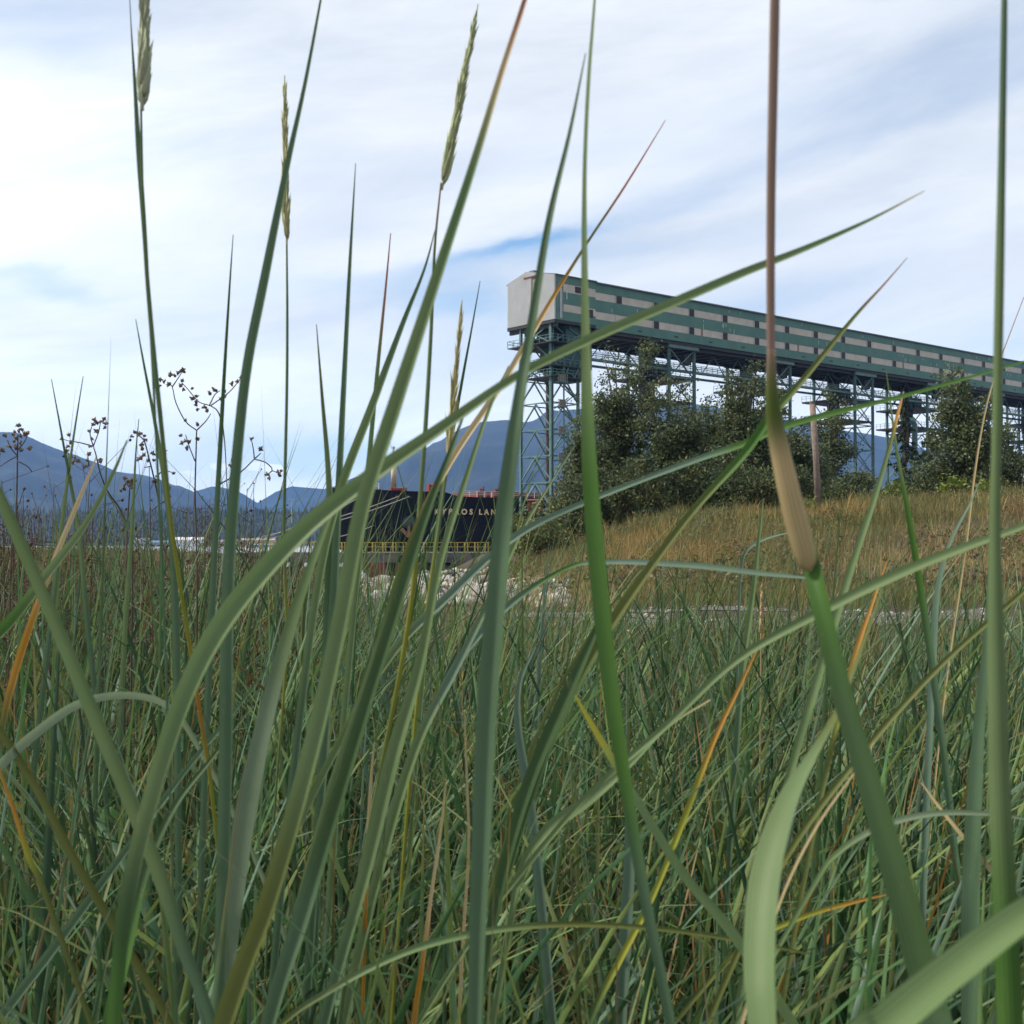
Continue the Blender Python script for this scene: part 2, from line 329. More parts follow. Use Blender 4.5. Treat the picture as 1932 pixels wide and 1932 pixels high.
# ------------------------------------------------------------------ far shore buildings, one each
def shed(name, px0, px1, ytop, ybot, D, mw, mr, label, cat='building', group=None, depth=14, pitch=.25, win=0):
    a = PS(px0, ybot, D); b = PS(px1, ybot, D); ztop = PS(px0, ytop, D).z; z0 = a.z; wd = b.x - a.x
    t = thing(name, ((a.x + b.x) / 2, D, z0), label, cat, group); q = MB(); rise = (ztop - z0) * pitch; ze = ztop - rise
    q.box(((a.x + b.x) / 2, D + depth / 2, (z0 + ze) / 2), (wd, depth, ze - z0)); q.build('wall', mw, t)
    r = MB(); x0, x1 = a.x - .3, b.x + .3; y0, y1 = D - .3, D + depth + .3; ym = D + depth / 2
    r.add([(x0, y0, ze + .01), (x1, y0, ze + .01), (x1, y1, ze + .01), (x0, y1, ze + .01), (x0, ym, ztop), (x1, ym, ztop)], [(0, 1, 5, 4), (3, 4, 5, 2), (0, 4, 3), (1, 2, 5), (0, 3, 2, 1)]); r.build('roof', mr, t)
    for k in range(win):
        cx_ = a.x + wd * (k + .5) / win; v = MB(); v.box((cx_, D - .03, z0 + (ze - z0) * .5), (wd / win * .45, .1, (ze - z0) * .3)); v.build('window', m_dwin, t)
    return t
m_blueb = mat('blue_sheet', (.12, .20, .28), .6, .2, .2); m_greyb = mat('grey_sheet', (.30, .31, .32), .7, .2, .2)
m_tanb = mat('tan_sheet', (.38, .33, .27), .7, .2, .2)
g = 'waterfront sheds on the far shore'
shed('waterfront_building', 320, 352, 1286, 1312, 1380, m_greyb, m_roofm, 'small grey block at the left end of the far shore sheds', group=g, win=4)
shed('waterfront_building', 358, 400, 1292, 1312, 1400, m_greyb, m_blueb, 'low grey shed with blue roof on the far shore', group=g, win=3)
shed('waterfront_building', 404, 482, 1284, 1312, 1360, m_wpaint, m_wpaint, 'long bright white shed on the far shore left of the dark grass blade', group=g, win=0)
shed('waterfront_building', 520, 576, 1290, 1312, 1390, m_tanb, m_roofm, 'tan shed with grey roof on the far shore', group=g, win=2)
shed('waterfront_building', 572, 655, 1287, 1303, 1350, m_tanb, m_tanb, 'long low tan warehouse on the far shore beside the ship', group=g, win=0)
shed('waterfront_building', 600, 700, 1300, 1312, 1330, m_blueb, m_blueb, 'low blue shed in front of the tan warehouse', group=g, win=5)
lm = thing('lamp_mast', PS(697, 1250, 1500), 'tall lamp mast above the far shore woods', 'lamp mast'); q = MB(); q.tube([PS(697, 1250, 1500), PS(697, 1194, 1500)], .5, 5); q.build('pole', m_greyb, lm)
q = MB(); q.beam(PS(690, 1194, 1500), PS(704, 1194, 1500), 1.2); q.build('lamp_head', m_greyb, lm)

# ------------------------------------------------------------------ conveyor gallery
AZG = R(50); U = Vector((math.sin(AZG), math.cos(AZG), 0)); T = Vector((-math.cos(AZG), math.sin(AZG), 0)); UP = Vector((0, 0, 1))
G0 = PS(1326, 762, 200); ZB = G0.z; H = 7.3; WG = 12.05; AX = (U, T, UP)
def G(s, t, z): return Vector((G0.x, G0.y, 0)) + U * s + T * t + UP * z
def gbox(mb, s0, s1, t0, t1, z0, z1): return mb.box(G((s0 + s1) / 2, (t0 + t1) / 2, (z0 + z1) / 2), (s1 - s0, t1 - t0, z1 - z0), AX)
gal = thing('conveyor_gallery', G(0, 0, ZB), 'long green and beige striped conveyor gallery high on steel bents behind the trees', 'conveyor gallery')
ZT = ZB + H; LG = 215.0; HS = 9.3
# gallery run (s from HS to LG), slightly lower roof than the head house
zt = ZT - .25; zb = ZB - .55; hh = zt - zb
bands = [(0, .19, 'green_band', m_green), (.19, .36, 'beige_band', m_beige), (.36, .62, 'green_band', m_green), (.62, .79, 'beige_band', m_beige), (.79, 1, 'green_band', m_green)]
for a, b, nm, mm in bands:
    q = MB(); z1, z0 = zt - a * hh, zt - b * hh; off = 0.0 if 'green' in nm else .05
    gbox(q, HS, LG, off, WG - off, z0, z1)
    s_ = HS + 1
    q.build(nm, mm, gal)
q = MB(); q.add([G(HS, -.35, zt + .02), G(LG, -.35, zt + .02), G(LG, WG + .35, zt + .02), G(HS, WG + .35, zt + .02), G(HS, WG / 2, zt + .75), G(LG, WG / 2, zt + .75), G(HS, -.35, zt + .22), G(LG, -.35, zt + .22), G(HS, WG + .35, zt + .22), G(LG, WG + .35, zt + .22)],
    [(0, 3, 2, 1), (0, 1, 7, 6), (6, 7, 5, 4), (4, 5, 9, 8), (8, 9, 2, 3), (0, 6, 4, 8, 3), (1, 2, 9, 5, 7)]); q.build('roof', m_roofm, gal)
s = 15.2 + 0.0; k = 0
for k in range(22):
    sw = 14.9 + 9.27 * k
    if sw > LG - 3: break
    for (a, b) in ((.19, .36), (.62, .79)):
        if a > .5 and k == 0: continue
        q = MB(); z1, z0 = zt - a * hh - .01, zt - b * hh + .01; gbox(q, sw - .62, sw + .62, -.02, .30, z0, z1)
        wn = q.build('window', m_dwin, gal)
        f = MB()
        for j in range(3): gbox(f, sw - .6, sw + .6, -.045, -.022, z0 + .2 + j * .36, z0 + .26 + j * .36)
        f.build('louvre', m_dsteel, wn)
for sw in (36, 64.5, 101.5, 140): 
    q = MB(); gbox(q, sw, sw + .45, .015, .2, zt - .79 * hh + .02, zt - .62 * hh - .02); q.build('rust_patch', mat('rust_panel', (.22, .13, .09), .8), gal)
# battens / drips on the cladding
q = MB()
for k in range(60):
    sw = random.uniform(HS, LG - 5); z1 = zt - random.choice((.05, .4, .42, .5)) * hh; gbox(q, sw, sw + .06, -.03, -.001, z1 - random.uniform(.3, .9), z1)
q.build('light_bracket', m_wpaint, gal)
q = MB()
for k in range(22): gbox(q, 19.5 + 9.27 * k, 19.5 + 9.27 * k + 1.0, -.02, .2, zb + .55, zb + .80)
q.build('vent_slot', m_dwin, gal)
# seams between cladding sheets
q = MB()
for k in range(23): gbox(q, HS + 4.6 + 9.27 * k, HS + 4.65 + 9.27 * k, -.018, -.001, zb + .05, zt - .05)
q.build('cladding_seam', m_gsteel, gal)
# underside deck beams
q = MB(); gbox(q, HS, LG, .25, WG - .25, zb - .62, zb - .01)
gbox(q, HS, LG, .9, 1.3, zb - 1.15, zb - .63); gbox(q, HS, LG, WG - 1.3, WG - .9, zb - 1.15, zb - .63)
for k in range(68): gbox(q, HS + 1 + 3.05 * k, HS + 1.25 + 3.05 * k, 1.31, WG - 1.31, zb - 1.0, zb - .63)
q.build('floor_beams', m_dsteel, gal)
for i, sv in enumerate((28.6, 57, 84.6, 111, 137, 165)):
    q = MB(); gbox(q, sv, sv + 1.5, WG / 2 - .5, WG / 2 + .5, zt + .76, zt + 1.25); gbox(q, sv - .2, sv + 1.7, WG / 2 - .7, WG / 2 + .7, zt + 1.26, zt + 1.40); q.build('roof_vent', m_gsteel, gal)
# head house
hd = MB()
n = 96
for k in range(n):     # corrugated end face: real ribs, gable outline
    t0, t1 = WG * k / n, WG * (k + 1) / n; tm = (t0 + t1) / 2; d = 0 if k % 2 else .07
    ztop = ZT + 1.60 * min(tm / (WG * .6), (WG - tm) / (WG * .4))
    if 3.95 < tm < 5.55 and True:   # tall door recess
        gbox(hd, .10, .20, t0, t1, ZB + 1.2, ZT + .35); gbox(hd, -.05 - d, .2, t0, t1, ZT + .36, ztop); gbox(hd, -.05 - d, .2, t0, t1, ZB - .0, ZB + 1.19)
    else: gbox(hd, -.05 - d, .2, t0, t1, ZB, ztop)
hh_ = hd.build('end_wall', m_white, gal)
q = MB(); gbox(q, .0, .08, 3.95, 5.6, ZB + 1.2, ZT + .3); dr = q.build('door', mat('weathered_door', (.36, .33, .27), .7, .3, 1), gal)
q = MB(); gbox(q, -.16, .12, 5.6, 5.75, ZB + .6, ZT + .35); gbox(q, -.2, .12, 3.0, 7.6, ZT + .36, ZT + .62); q.build('door_rail', m_rust, dr)
q = MB(); gbox(q, .21, 1.9, 0.0, WG, ZB, ZT); gbox(q, .21, 1.9, -.04, 0, ZB, ZT); q.build('corner_panel', m_gsteel, gal)
for k_, (a, b, nm, mm) in enumerate([(0, .17, 'green_band', m_green), (.17, .36, 'beige_band', m_beige), (.36, .63, 'green_band', m_green), (.63, .80, 'beige_band', m_beige), (.80, 1, 'green_band', m_green)]):
    q = MB(); off = .0 if 'green' in nm else .04; gbox(q, 1.901, HS - .001, off, WG - off, ZT - b * H, ZT - a * H); q.build(nm, mm, gal)
q = MB(); gbox(q, 4.6, 6.0, -.02, .2, ZT - .33 * H, ZT - .19 * H); gbox(q, 7.6, 8.7, -.02, .2, ZT - .85 * H, ZT - .66 * H); q.build('window', m_dwin, gal)
q = MB()
for sv in (1.2, 1.45, 2.6): gbox(q, sv, sv + .09, -.11, -.041 if sv < 1.9 else -.001, ZB + .3 + (sv == 2.6) * 3.2, ZB + 5.2)
q.build('downpipe', m_wpaint, gal)
q = MB(); c_ = WG * .6
q.add([G(-.02, -.3, ZT + .01), G(HS + .1, -.3, ZT + .01), G(HS + .1, WG + .3, ZT + .01), G(-.02, WG + .3, ZT + .01), G(-.02, c_, ZT + 1.62), G(HS + .1, c_, ZT + 1.62), G(-.02, -.3, ZT + .14), G(HS + .1, -.3, ZT + .14), G(-.02, WG + .3, ZT + .14), G(HS + .1, WG + .3, ZT + .14)],
    [(6, 7, 5, 4), (4, 5, 9, 8), (0, 1, 7, 6), (8, 9, 2, 3), (7, 1, 2, 9, 5), (0, 6, 4, 8, 3), (0, 3, 2, 1)])
q.build('head_roof', m_roofm, gal)
q = MB(); gbox(q, 1.2, 3.2, c_ - .6, c_ + .6, ZT + 1.5, ZT + 2.0); q.build('roof_vent', m_roofm, gal)
q = MB(); gbox(q, -.05, HS, -.03, WG + .03, ZB - .55, ZB - .01)
gbox(q, .4, .8, .0, WG, ZB - 1.2, ZB - .56); gbox(q, 3.5, 3.9, .4, WG - .4, ZB - 1.1, ZB - .56); gbox(q, 6.5, 6.9, .4, WG - .4, ZB - 1.1, ZB - .56)
q.build('head_floor', m_dsteel, gal)

# head tower under the head house
tw = thing('support_tower', G(.5, 1.4, 1.5), 'tall green lattice steel tower carrying the white head house of the gallery', 'steel tower')
S0, S1, T0, T1 = .5, 6.5, 1.4, 9.1; zg = 1.0
for (a, b, r_, mm) in ((S0, T0, .55, m_gsteel), (S0, T1, .42, m_gsteel), (S1, T0, .42, m_gsteel), (S1, T1, .42, m_brown)):
    q = MB(); gbox(q, a - r_ / 2, a + r_ / 2, b - .06, b + .06, zg, ZB - .56); gbox(q, a - r_ / 2, a - r_ / 2 + .08, b - r_ / 2, b + r_ / 2, zg, ZB - .57); gbox(q, a + r_ / 2 - .08, a + r_ / 2, b - r_ / 2, b + r_ / 2, zg, ZB - .57)
    q.build('leg', mm, tw)
levels = [PS(1300, y_, 203).z for y_ in (903.5, 963, 1027, 1090, 1153.5, 1217, 1275)]
faces = [((S0, T0), (S0, T1)), ((S0, T0), (S1, T0)), ((S1, T0), (S1, T1)), ((S0, T1), (S1, T1))]
for li in range(len(levels) - 1):
    zt_, zb_ = levels[li], levels[li + 1]
    q = MB(); q2 = MB()
    for (a, b) in faces:
        mid = ((a[0] + b[0]) / 2, (a[1] + b[1]) / 2)
        q.beam(G(*a, zt_), G(*b, zt_), .18)
        for e in (a, b): q2.beam(G(*mid, zt_ - .1), G(*e, zb_ + .25), .20)
    q.beam(G(S0, (T0 + T1) / 2, zt_), G((S0 + S1) / 2, T0, zt_), .12); q.beam(G(S0, (T0 + T1) / 2, zt_), G((S0 + S1) / 2, T1, zt_), .12); q.beam(G(S1, (T0 + T1) / 2, zt_), G((S0 + S1) / 2, T0, zt_), .12)
    q.build('horizontal_brace', m_gsteel, tw); q2.build('diagonal_brace', m_gsteel, tw)
# upper panels between y 903 and the head house
up = [PS(1300, y_, 203).z for y_ in (903.5, 862, 822, 775)]
for li in range(3):
    q = MB()
    for (a, b) in faces:
        mid = ((a[0] + b[0]) / 2, (a[1] + b[1]) / 2)
        if li != 1:
            q.beam(G(*a, up[li]), G(*b, up[li + 1]), .18); q.beam(G(*b, up[li]), G(*a, up[li + 1]), .18)
        else:
            for e in (a, b): q.beam(G(*mid, up[li + 1]), G(*e, up[li]), .18)
        q.beam(G(*a, up[li + 1]), G(*b, up[li + 1]), .2)
    q.build('cross_brace', m_gsteel, tw)
def rail(mb, pts, z, n=6, h_=1.1, r_=.035):
    for a, b in zip(pts[:-1], pts[1:]):
        for hh2 in (h_, h_ * .55): mb.beam(G(*a, z + hh2), G(*b, z + hh2), r_ * 2)
        for k in range(n + 1):
            f = k / n; p_ = (a[0] + (b[0] - a[0]) * f, a[1] + (b[1] - a[1]) * f); mb.beam(G(*p_, z), G(*p_, z + h_), r_ * 2)
for zz, (a0, a1, b0, b1) in ((up[2] + .1, (-.6, 7.5, -.2, 11.3)), (up[1] - .9, (-.3, 7.2, .6, 8.0)), (up[0] + .2, (-.2, 8.2, .6, 7.5))):
    q = MB(); gbox(q, a0, a1, b0, b1, zz - .22, zz - .05); pf = q.build('platform', m_dsteel, tw)
    q = MB(); rail(q, [(a1, b0), (a0, b0), (a0, b1), (a1, b1)], zz - .05, 7); q.build('railing', m_gsteel, pf)
# dark drive machinery on the platform
q = MB(); gbox(q, 1.5, 5.5, 2.2, 6.2, up[2] + .3, up[2] + 2.1); q.tube([G(3, 1.8, up[2] + 1.2), G(3, 8.5, up[2] + 1.2)], .5, 10); gbox(q, 4.2, 6.2, 3, 9, up[2] + 2.2, ZB - 1.2); q.build('drive_machinery', m_dsteel, tw)
q = MB(); gbox(q, 1.2, 2.0, 7.2, 7.9, up[2] + .1, up[2] + 1.7); q.build('motor_box', m_rust, tw)
# enclosed casing: straight shaft with hopper bottom
q = MB(); gbox(q, 3.3, 9.25, .9, 7.4, up[0] + 1.9, ZB - .57)
z1, z0 = up[0] + 1.89, up[0] - .3
q.hexa([G(4.4, 2, z0), G(7.8, 2, z0), G(7.8, 6, z0), G(4.4, 6, z0), G(3.3, .9, z1), G(9.25, .9, z1), G(9.25, 7.4, z1), G(3.3, 7.4, z1)])
q.build('casing', mat('dark_green_casing', (.030, .075, .080), .6, .3, .6), tw)
q = MB(); q.beam(G(2.9, .82, up[0]), G(5.2, .82, up[1] + 1.4), .15); q.beam(G(5.0, .82, up[0]), G(8.5, .82, up[2]), .2); q.beam(G(8.5, .82, up[0] + 2), G(5.2, .82, up[2]), .2); q.beam(G(3.4, .82, up[2] + .3), G(9.0, .82, ZB - .8), .17); q.beam(G(9.0, .82, up[2] + .3), G(3.4, .82, ZB - .8), .17); q.build('casing_brace', m_gsteel, tw)
# stair
q = MB(); gbox(q, 2.65, 2.85, .7, .9, zg, up[1] + .5); q.build('stair_post', m_gsteel, tw)
for i, zz in enumerate(levels[:-1]):
    q = MB(); gbox(q, 1.0, 2.9, .2, 1.3, zz - .9, zz - .75); ld = q.build('landing', m_gsteel, tw)
    q = MB(); rail(q, [(.95, .18), (2.95, .18)], zz - .76, 4); gbox(q, 1.3, 2.7, .30, .34, zz - .7, zz + .4); q.build('landing_screen', mat('mesh_screen', (.20, .20, .16), .8), ld)
q = MB()
for i in range(len(levels) - 1):
    z1, z0 = levels[i] - .8, levels[i + 1] - .8
    for t_ in (.0, .9): q.beam(G(3.0, 1.4 + t_, z1), G(6.2, 1.4 + t_, (z0 + z1) / 2), .14); q.beam(G(6.2, 2.5 + t_, (z0 + z1) / 2), G(3.0, 2.5 + t_, z0), .14)
    for st in range(8): f = (st + .5) / 8; gbox(q, 3.0 + 3.2 * f - .14, 3.0 + 3.2 * f + .14, 1.45, 2.25, z1 + (z0 - z1) / 2 * f - .03, z1 + (z0 - z1) / 2 * f + .03)
q.build('stair', m_gsteel, tw)

# bents along the run
def bent(s0, s1, label, heavy, first=False):
    zg_ = HZ(*G(s0, 1, 0).xy) - .3; t = thing('support_bent', G(s0, 1, zg_), label, 'steel bent', 'steel bents under the conveyor gallery')
    TT = (.9, WG - .9); top = zb - 1.16
    for a in (s0, s1):
        for b in TT:
            q = MB(); r_ = .5; gbox(q, a - r_ / 2, a + r_ / 2, b - .05, b + .05, zg_, top); gbox(q, a - r_ / 2, a - r_ / 2 + .07, b - .22, b + .22, zg_, top - .01); gbox(q, a + r_ / 2 - .07, a + r_ / 2, b - .22, b + .22, zg_, top - .01); q.build('leg', m_gsteel, t)
    q = MB(); gbox(q, s0 - .5, s1 + .7, .35, .89, top - .05, top + .62); gbox(q, s0 - .5, s1 + .7, WG - .9, WG - .4, top - .05, top + .6); q.build('cap_beam', m_gsteel, t)
    zs = [top]; 
    while zs[-1] > 3: zs.append(zs[-1] - 5.2)
    fs = [((s0, TT[0]), (s1, TT[0])), ((s0, TT[1]), (s1, TT[1])), ((s0, TT[0]), (s0, TT[1])), ((s1, TT[0]), (s1, TT[1]))]
    for i in range(len(zs) - 1):
        q = MB()
        for j, (a, b) in enumerate(fs):
            q.beam(G(*a, zs[i + 1]), G(*b, zs[i + 1]), .2)
            if j < 2: q.beam(G(*a, zs[i]), G(*b, zs[i + 1]), .16); q.beam(G(*b, zs[i]), G(*a, zs[i + 1]), .16)
            else:
                m_ = ((a[0] + b[0]) / 2, (a[1] + b[1]) / 2)
                for e in (a, b): q.beam(G(*m_, zs[i]), G(*e, zs[i + 1]), .18)
        q.build('brace', m_gsteel, t)
    for zz in (top - 5.1, top - 9.3):
        q = MB(); gbox(q, s0 - 3.6, s1 + .8, 1.6, WG - .4, zz - .35, zz); pf = q.build('platform', m_dsteel, t)
        q = MB(); rail(q, [(s1 + .8, 1.6), (s0 - 3.6, 1.6), (s0 - 3.6, WG - .4)], zz, 9, 1.1, .03); q.build('railing', m_gsteel, pf)
    sc_ = s0 - 1.7     # shipping spout hanging under the gallery
    q = MB(); q.tube([G(sc_, 5, zb - .7), G(sc_, 5, top - 4), G(sc_, 5, top - 6), G(sc_, 5, top - 8.4), G(sc_, 5, top - 11)], [1.3, 1.3, 1.5, 1.1, .8], 12); q.build('spout', m_dsteel, t, True)
    q = MB(); q.tube([G(sc_ - .2, 5, top - 8.6), G(sc_ - .2, 5, top - 13.5)], [.95, .62], 12); q.build('spout_end', mat('tan_rust', (.15, .09, .07), .8, .4, 2), t)
    q = MB(); q.tube([G(s0 - 6, 2.5, zb - .9), G(s0 - 4.8, 2.5, zb - 2.0), G(s0 - 3.4, 2.5, zb - 2.3), G(s0 - 2.2, 2.5, zb - 1.7), G(s0, 2.5, zb - .9)], .28, 8); gbox(q, s0 + 1, s0 + 3.6, 4.4, 8, top - 5, top - 2.4); gbox(q, s1 - 2.2, s1 - .4, 1.2, 2.2, top - 2.6, top - .8); q.build('duct', m_dsteel, t)
    if heavy:
        q = MB(); q.tube([G(s0 - 9, 1.2, top - 8.2), G(s0 - 5.5, 1.2, top - 8.2), G(s0 - 4.6, 1.2, top - 9), G(s0 - 4.6, 1.2, zg_)], .62, 12); q.build('pipe', m_gsteel, t, True)
    return t
bent(28.3, 35.0, 'steel bent with dark spout and platforms, just left of the tall tree tops', False)
bent(56.5, 63.2, 'steel bent behind the dry tan stalk, second from the head tower', False)
bent(85.0, 91.4, 'steel bent with lattice panels rising above the blue hill gap', False)
bent(112.5, 118.6, 'steel bent with thick green bent pipe, behind the spruces', True)
bent(139.0, 145.0, 'steel bent at the right edge beside the pale shed', False)
bent(167.0, 173.0, 'steel bent furthest along the conveyor gallery', False)
# hanging walkway
wk = thing('walkway', G(10, 3, ZB - 5.2), 'narrow steel walkway with railings hanging below the gallery', 'walkway'); zw = ZB - 5.2
q = MB(); gbox(q, 9.6, LG - 4, 2.0, 3.2, zw - .35, zw); gbox(q, 9.6, LG - 4, 8.0, 8.7, zw - .35, zw); q.build('deck', m_gsteel, wk)
q = MB()
for t_ in (2.0, 3.2):
    for hh2 in (1.1, .75, .4): q.beam(G(9.6, t_, zw + hh2), G(LG - 4, t_, zw + hh2), .07)
for k in range(135): q.beam(G(9.8 + 1.5 * k, 2.0, zw), G(9.8 + 1.5 * k, 2.0, zw + 1.1), .07)
q.build('railing', m_gsteel, wk)
q = MB()
for k in range(28):
    a = 11 + 7.2 * k; q.beam(G(a, 3.2, zw), G(a + 3.2, 3.2, ZB - 1.7), .13); q.beam(G(a + 6.4, 3.2, zw), G(a + 3.2, 3.2, ZB - 1.7), .13)
q.build('hanger', m_gsteel, wk)
# pale sheds seen through the right hand trees, and the little rusty shed beside the tower
shed('warehouse', 2330, 2760, 1100, 1215, 285, m_wpaint, m_roofm, 'long pale warehouse seen through the trees at the right edge', 'warehouse', depth=14, pitch=.35, win=9)
shed('warehouse', 2385, 2560, 1110, 1215, 230, mat('blue_grey_wall', (.20, .23, .26), .7, .2, .4), m_roofm, 'grey blue shed with dark sloping roof at the right edge', 'warehouse', depth=20, pitch=.45, win=4)
shed('rusty_hut', 1262, 1298, 1192, 1222, 168, m_rust, m_rust, 'small rust red hut at the foot of the tower', 'hut', depth=4, pitch=.15, win=0)
q = MB(); 
hut = [o for o in C.objects if o.name.startswith('rusty_hut')][0]
c_ = PS(1288, 1202, 167.7); q.box(c_, (.55, .12, .55)); w_ = q.build('window', m_cream, hut); q = MB(); q.box(c_ - Vector((0, .08, 0)), (.32, .06, .32)); q.build('pane', m_dwin, w_)

# ------------------------------------------------------------------ ship
AZS = R(60.5); D_ = Vector((math.sin(AZS), math.cos(AZS), 0)); Nn = Vector((math.cos(AZS), -math.sin(AZS), 0)); B0 = Vector((-35.8, 243, 0))
def SH(a, b, z): return B0 + D_ * a + Nn * b + UP * z
ZWL = -6.9; ZF = PS(900, 1176, 241).z; ZM = PS(1130, 1190, 247).z
def hbd(a): return float(np.interp(a, [0, 1, 3, 6, 10, 15, 21, 30, 170, 195, 208], [.6, 4.2, 7.2, 9.8, 12.0, 13.4, 14, 14, 14, 12.5, 10]))
def hbw(a): return float(np.interp(a, [0, 4, 6, 10, 16, 24, 34, 170, 192, 208], [0, .1, 1.6, 5.0, 9.6, 13, 14, 14, 9, 1]))
def hb(a, z):
    q = min(max((z + 8) / (ZF + 8), 0), 1); return hbw(a) + (hbd(a) - hbw(a)) * q ** 1.6
ship = thing('cargo_ship', SH(0, 0, ZWL), 'big black hulled cargo ship moored bow left behind the pier', 'ship')
stn = [0, .5, 1, 2, 3, 4, 5, 6, 8, 10, 12, 15, 18, 21, 25, 29, 34, 60, 100, 140, 170, 185, 198, 208]
def top_z(a): return ZF + .9 * max(0, 1 - a / 14) ** 2 - (ZF - ZM) * float(ss(19.5, 21.5, a))
def hull(z_lo, z_hi, name, m, side_only=True):
    q = MB(); nz = 9
    for side in (1, -1):
        b0 = len(q.v)
        for a in stn:
            hi = top_z(a) if z_hi is None else z_hi
            for k in range(nz):
                z = z_lo + (hi - z_lo) * k / (nz - 1); q.v.append(tuple(SH(a + (max(0, (ZF - z)) * .03 + max(0, .5 - z) * 1.1) * max(0, 1 - a / 12), side * hb(a, z), z)))
        for i in range(len(stn) - 1):
            for k in range(nz - 1):
                f = (b0 + i * nz + k, b0 + (i + 1) * nz + k, b0 + (i + 1) * nz + k + 1, b0 + i * nz + k + 1); q.f.append(f if side > 0 else f[::-1])
    m2 = len(stn) * nz
    for i in range(len(stn) - 1):
        q.f.append((i * nz + nz - 1, (i + 1) * nz + nz - 1, m2 + (i + 1) * nz + nz - 1, m2 + i * nz + nz - 1))
    for k in range(nz - 1):
        q.f.append((k, k + 1, m2 + k + 1, m2 + k)); j = (len(stn) - 1) * nz; q.f.append((j + k, m2 + j + k, m2 + j + k + 1, j + k + 1))
    return q.build(name, m, ship, False)
ZR = -3.6
hull(ZR, None, 'hull', m_black); hull(-9, ZR - .002, 'boot_topping', m_red)
# ship's name, wrapped on the bow plating
cu = bpy.data.curves.new('n', 'FONT'); cu.body = 'KYPROS LAND'; cu.size = 1.5; cu.space_character = 1.62; cu.offset = .055; cu.resolution_u = 3
to = bpy.data.objects.new('n', cu); C.objects.link(to); dg = bpy.context.evaluated_depsgraph_get(); me = bpy.data.meshes.new_from_object(to.evaluated_get(dg)); bpy.data.objects.remove(to)
A0 = 16.6; Z0 = PS(1036, 1229, 240).z
org = root_loc(ship)
for v in me.vertices:
    a = A0 + v.co.x * 1.0; z = Z0 + v.co.y; p = SH(a, hb(a, z) + .06, z) - org; v.co = p
me.materials.clear(); me.name = 'name_lettering'; link_mesh('name_lettering', me, m_name, ship)
# anchor with its bolster
q = MB(); q.tube([SH(12.6, hb(12.6, 4) - .6, 4.6), SH(12.5, hb(12.5, 4) + .5, 4.3), SH(12.4, hb(12.4, 4) + .95, 4.0)], [1.5, 1.35, .6], 14); q.build('anchor_bolster', mat('scuffed_plate', (.05, .055, .07), .6, .3, 1), ship, True)
q = MB(); p = SH(12.2, hb(12.2, 3) + .9, 3.2); q.box(p, (.5, .5, 2.6)); q.beam(SH(10.8, hb(11, 3) + 1.1, 3.1), SH(12.2, hb(12.2, 2) + 1.1, 1.6), .6); q.beam(SH(13.8, hb(13.8, 3) + 1.1, 3.1), SH(12.2, hb(12.2, 2) + 1.1, 1.6), .6); q.build('anchor', mat('anchor_rust', (.30, .13, .07), .8, .4, 2), ship)
q = MB(); q.tube([SH(13.0, 1.0, ZF - .1), SH(13.0, 1.0, ZF + 1.3)], .75, 12); q.build('mast_base', m_red, ship)
q = MB(); q.tube([SH(13.0, 1.0, ZF + 1.3), SH(13.0, 1.0, ZF + 5.9)], .55, 14); ms2 = q.build('mast', m_cream, ship, True)
q = MB(); q.tube([SH(13, 1, ZF + 5.9), SH(13, 1, ZF + 9.2)], .14, 8); q.beam(SH(12.1, 1, ZF + 6.6), SH(13.9, 1, ZF + 6.6), .12); q.box(SH(13, 1, ZF + 9.3), (.5, .5, .4)); q.build('mast_light', m_cream, ms2)
for a, b, sx, h_ in ((10.0, 7.0, 2.4, .9), (17.0, 9.5, 1.6, .9), (18.5, 6.5, 2.0, 1.9), (6.5, 5, 1.2, .6)):
    q = MB(); q.tube([SH(a, b, ZF + h_ * .5), SH(a + sx, b, ZF + h_ * .6)], h_ * .55, 10); q.box(SH(a - .2, b, ZF + h_ * .4), (.5, 1.2, h_), (D_, Nn, UP)); q.box(SH(a + sx + .2, b, ZF + h_ * .5), (.6, 1.3, h_ * 1.1), (D_, Nn, UP)); q.build('winch', m_red, ship)
for a in (3.5, 9.5, 11.5, 15.5, 17.5):
    q = MB(); z = ZF - .95; c_ = SH(a, hb(a, z) + .03, z); n_ = 12
    pts = [c_ + D_ * (.62 * math.cos(2 * math.pi * k / n_)) + UP * (.24 * math.sin(2 * math.pi * k / n_)) for k in range(n_ + 1)]; q.tube(pts, .09, 5, False); q.build('fairlead', m_rust, ship)
q = MB()
for a0, a1, zz in ((.5, 6.0, ZF + .4), (22, 60, ZM), (60, 170, ZM)):
    for hh2 in (.5, .85, 1.2):
        pa = [SH(a0 + (a1 - a0) * k / 8, hb(a0 + (a1 - a0) * k / 8, zz) - .1, zz + hh2) for k in range(9)]
        for x_, y_ in zip(pa[:-1], pa[1:]): q.beam(x_, y_, .08)
    kk = int((a1 - a0) / 1.6)
    for k in range(kk + 1): a = a0 + (a1 - a0) * k / kk; q.beam(SH(a, hb(a, zz) - .1, zz), SH(a, hb(a, zz) - .1, zz + 1.2), .10)
q.build('railing', m_wpaint, ship)
for a in (27.5, 31, 34.2, 45, 60):
    q = MB(); q.box(SH(a, 11, ZM + .6), (1.6, 1.4, 1.2), (D_, Nn, UP)); q.tube([SH(a + .8, 11, ZM + 1.2), SH(a + .8, 11, ZM + 2.3)], .18, 8); q.box(SH(a + .2, 11.2, ZM + 1.5), (.9, .7, .6), (D_, Nn, UP)); q.build('deck_machinery', m_red, ship)
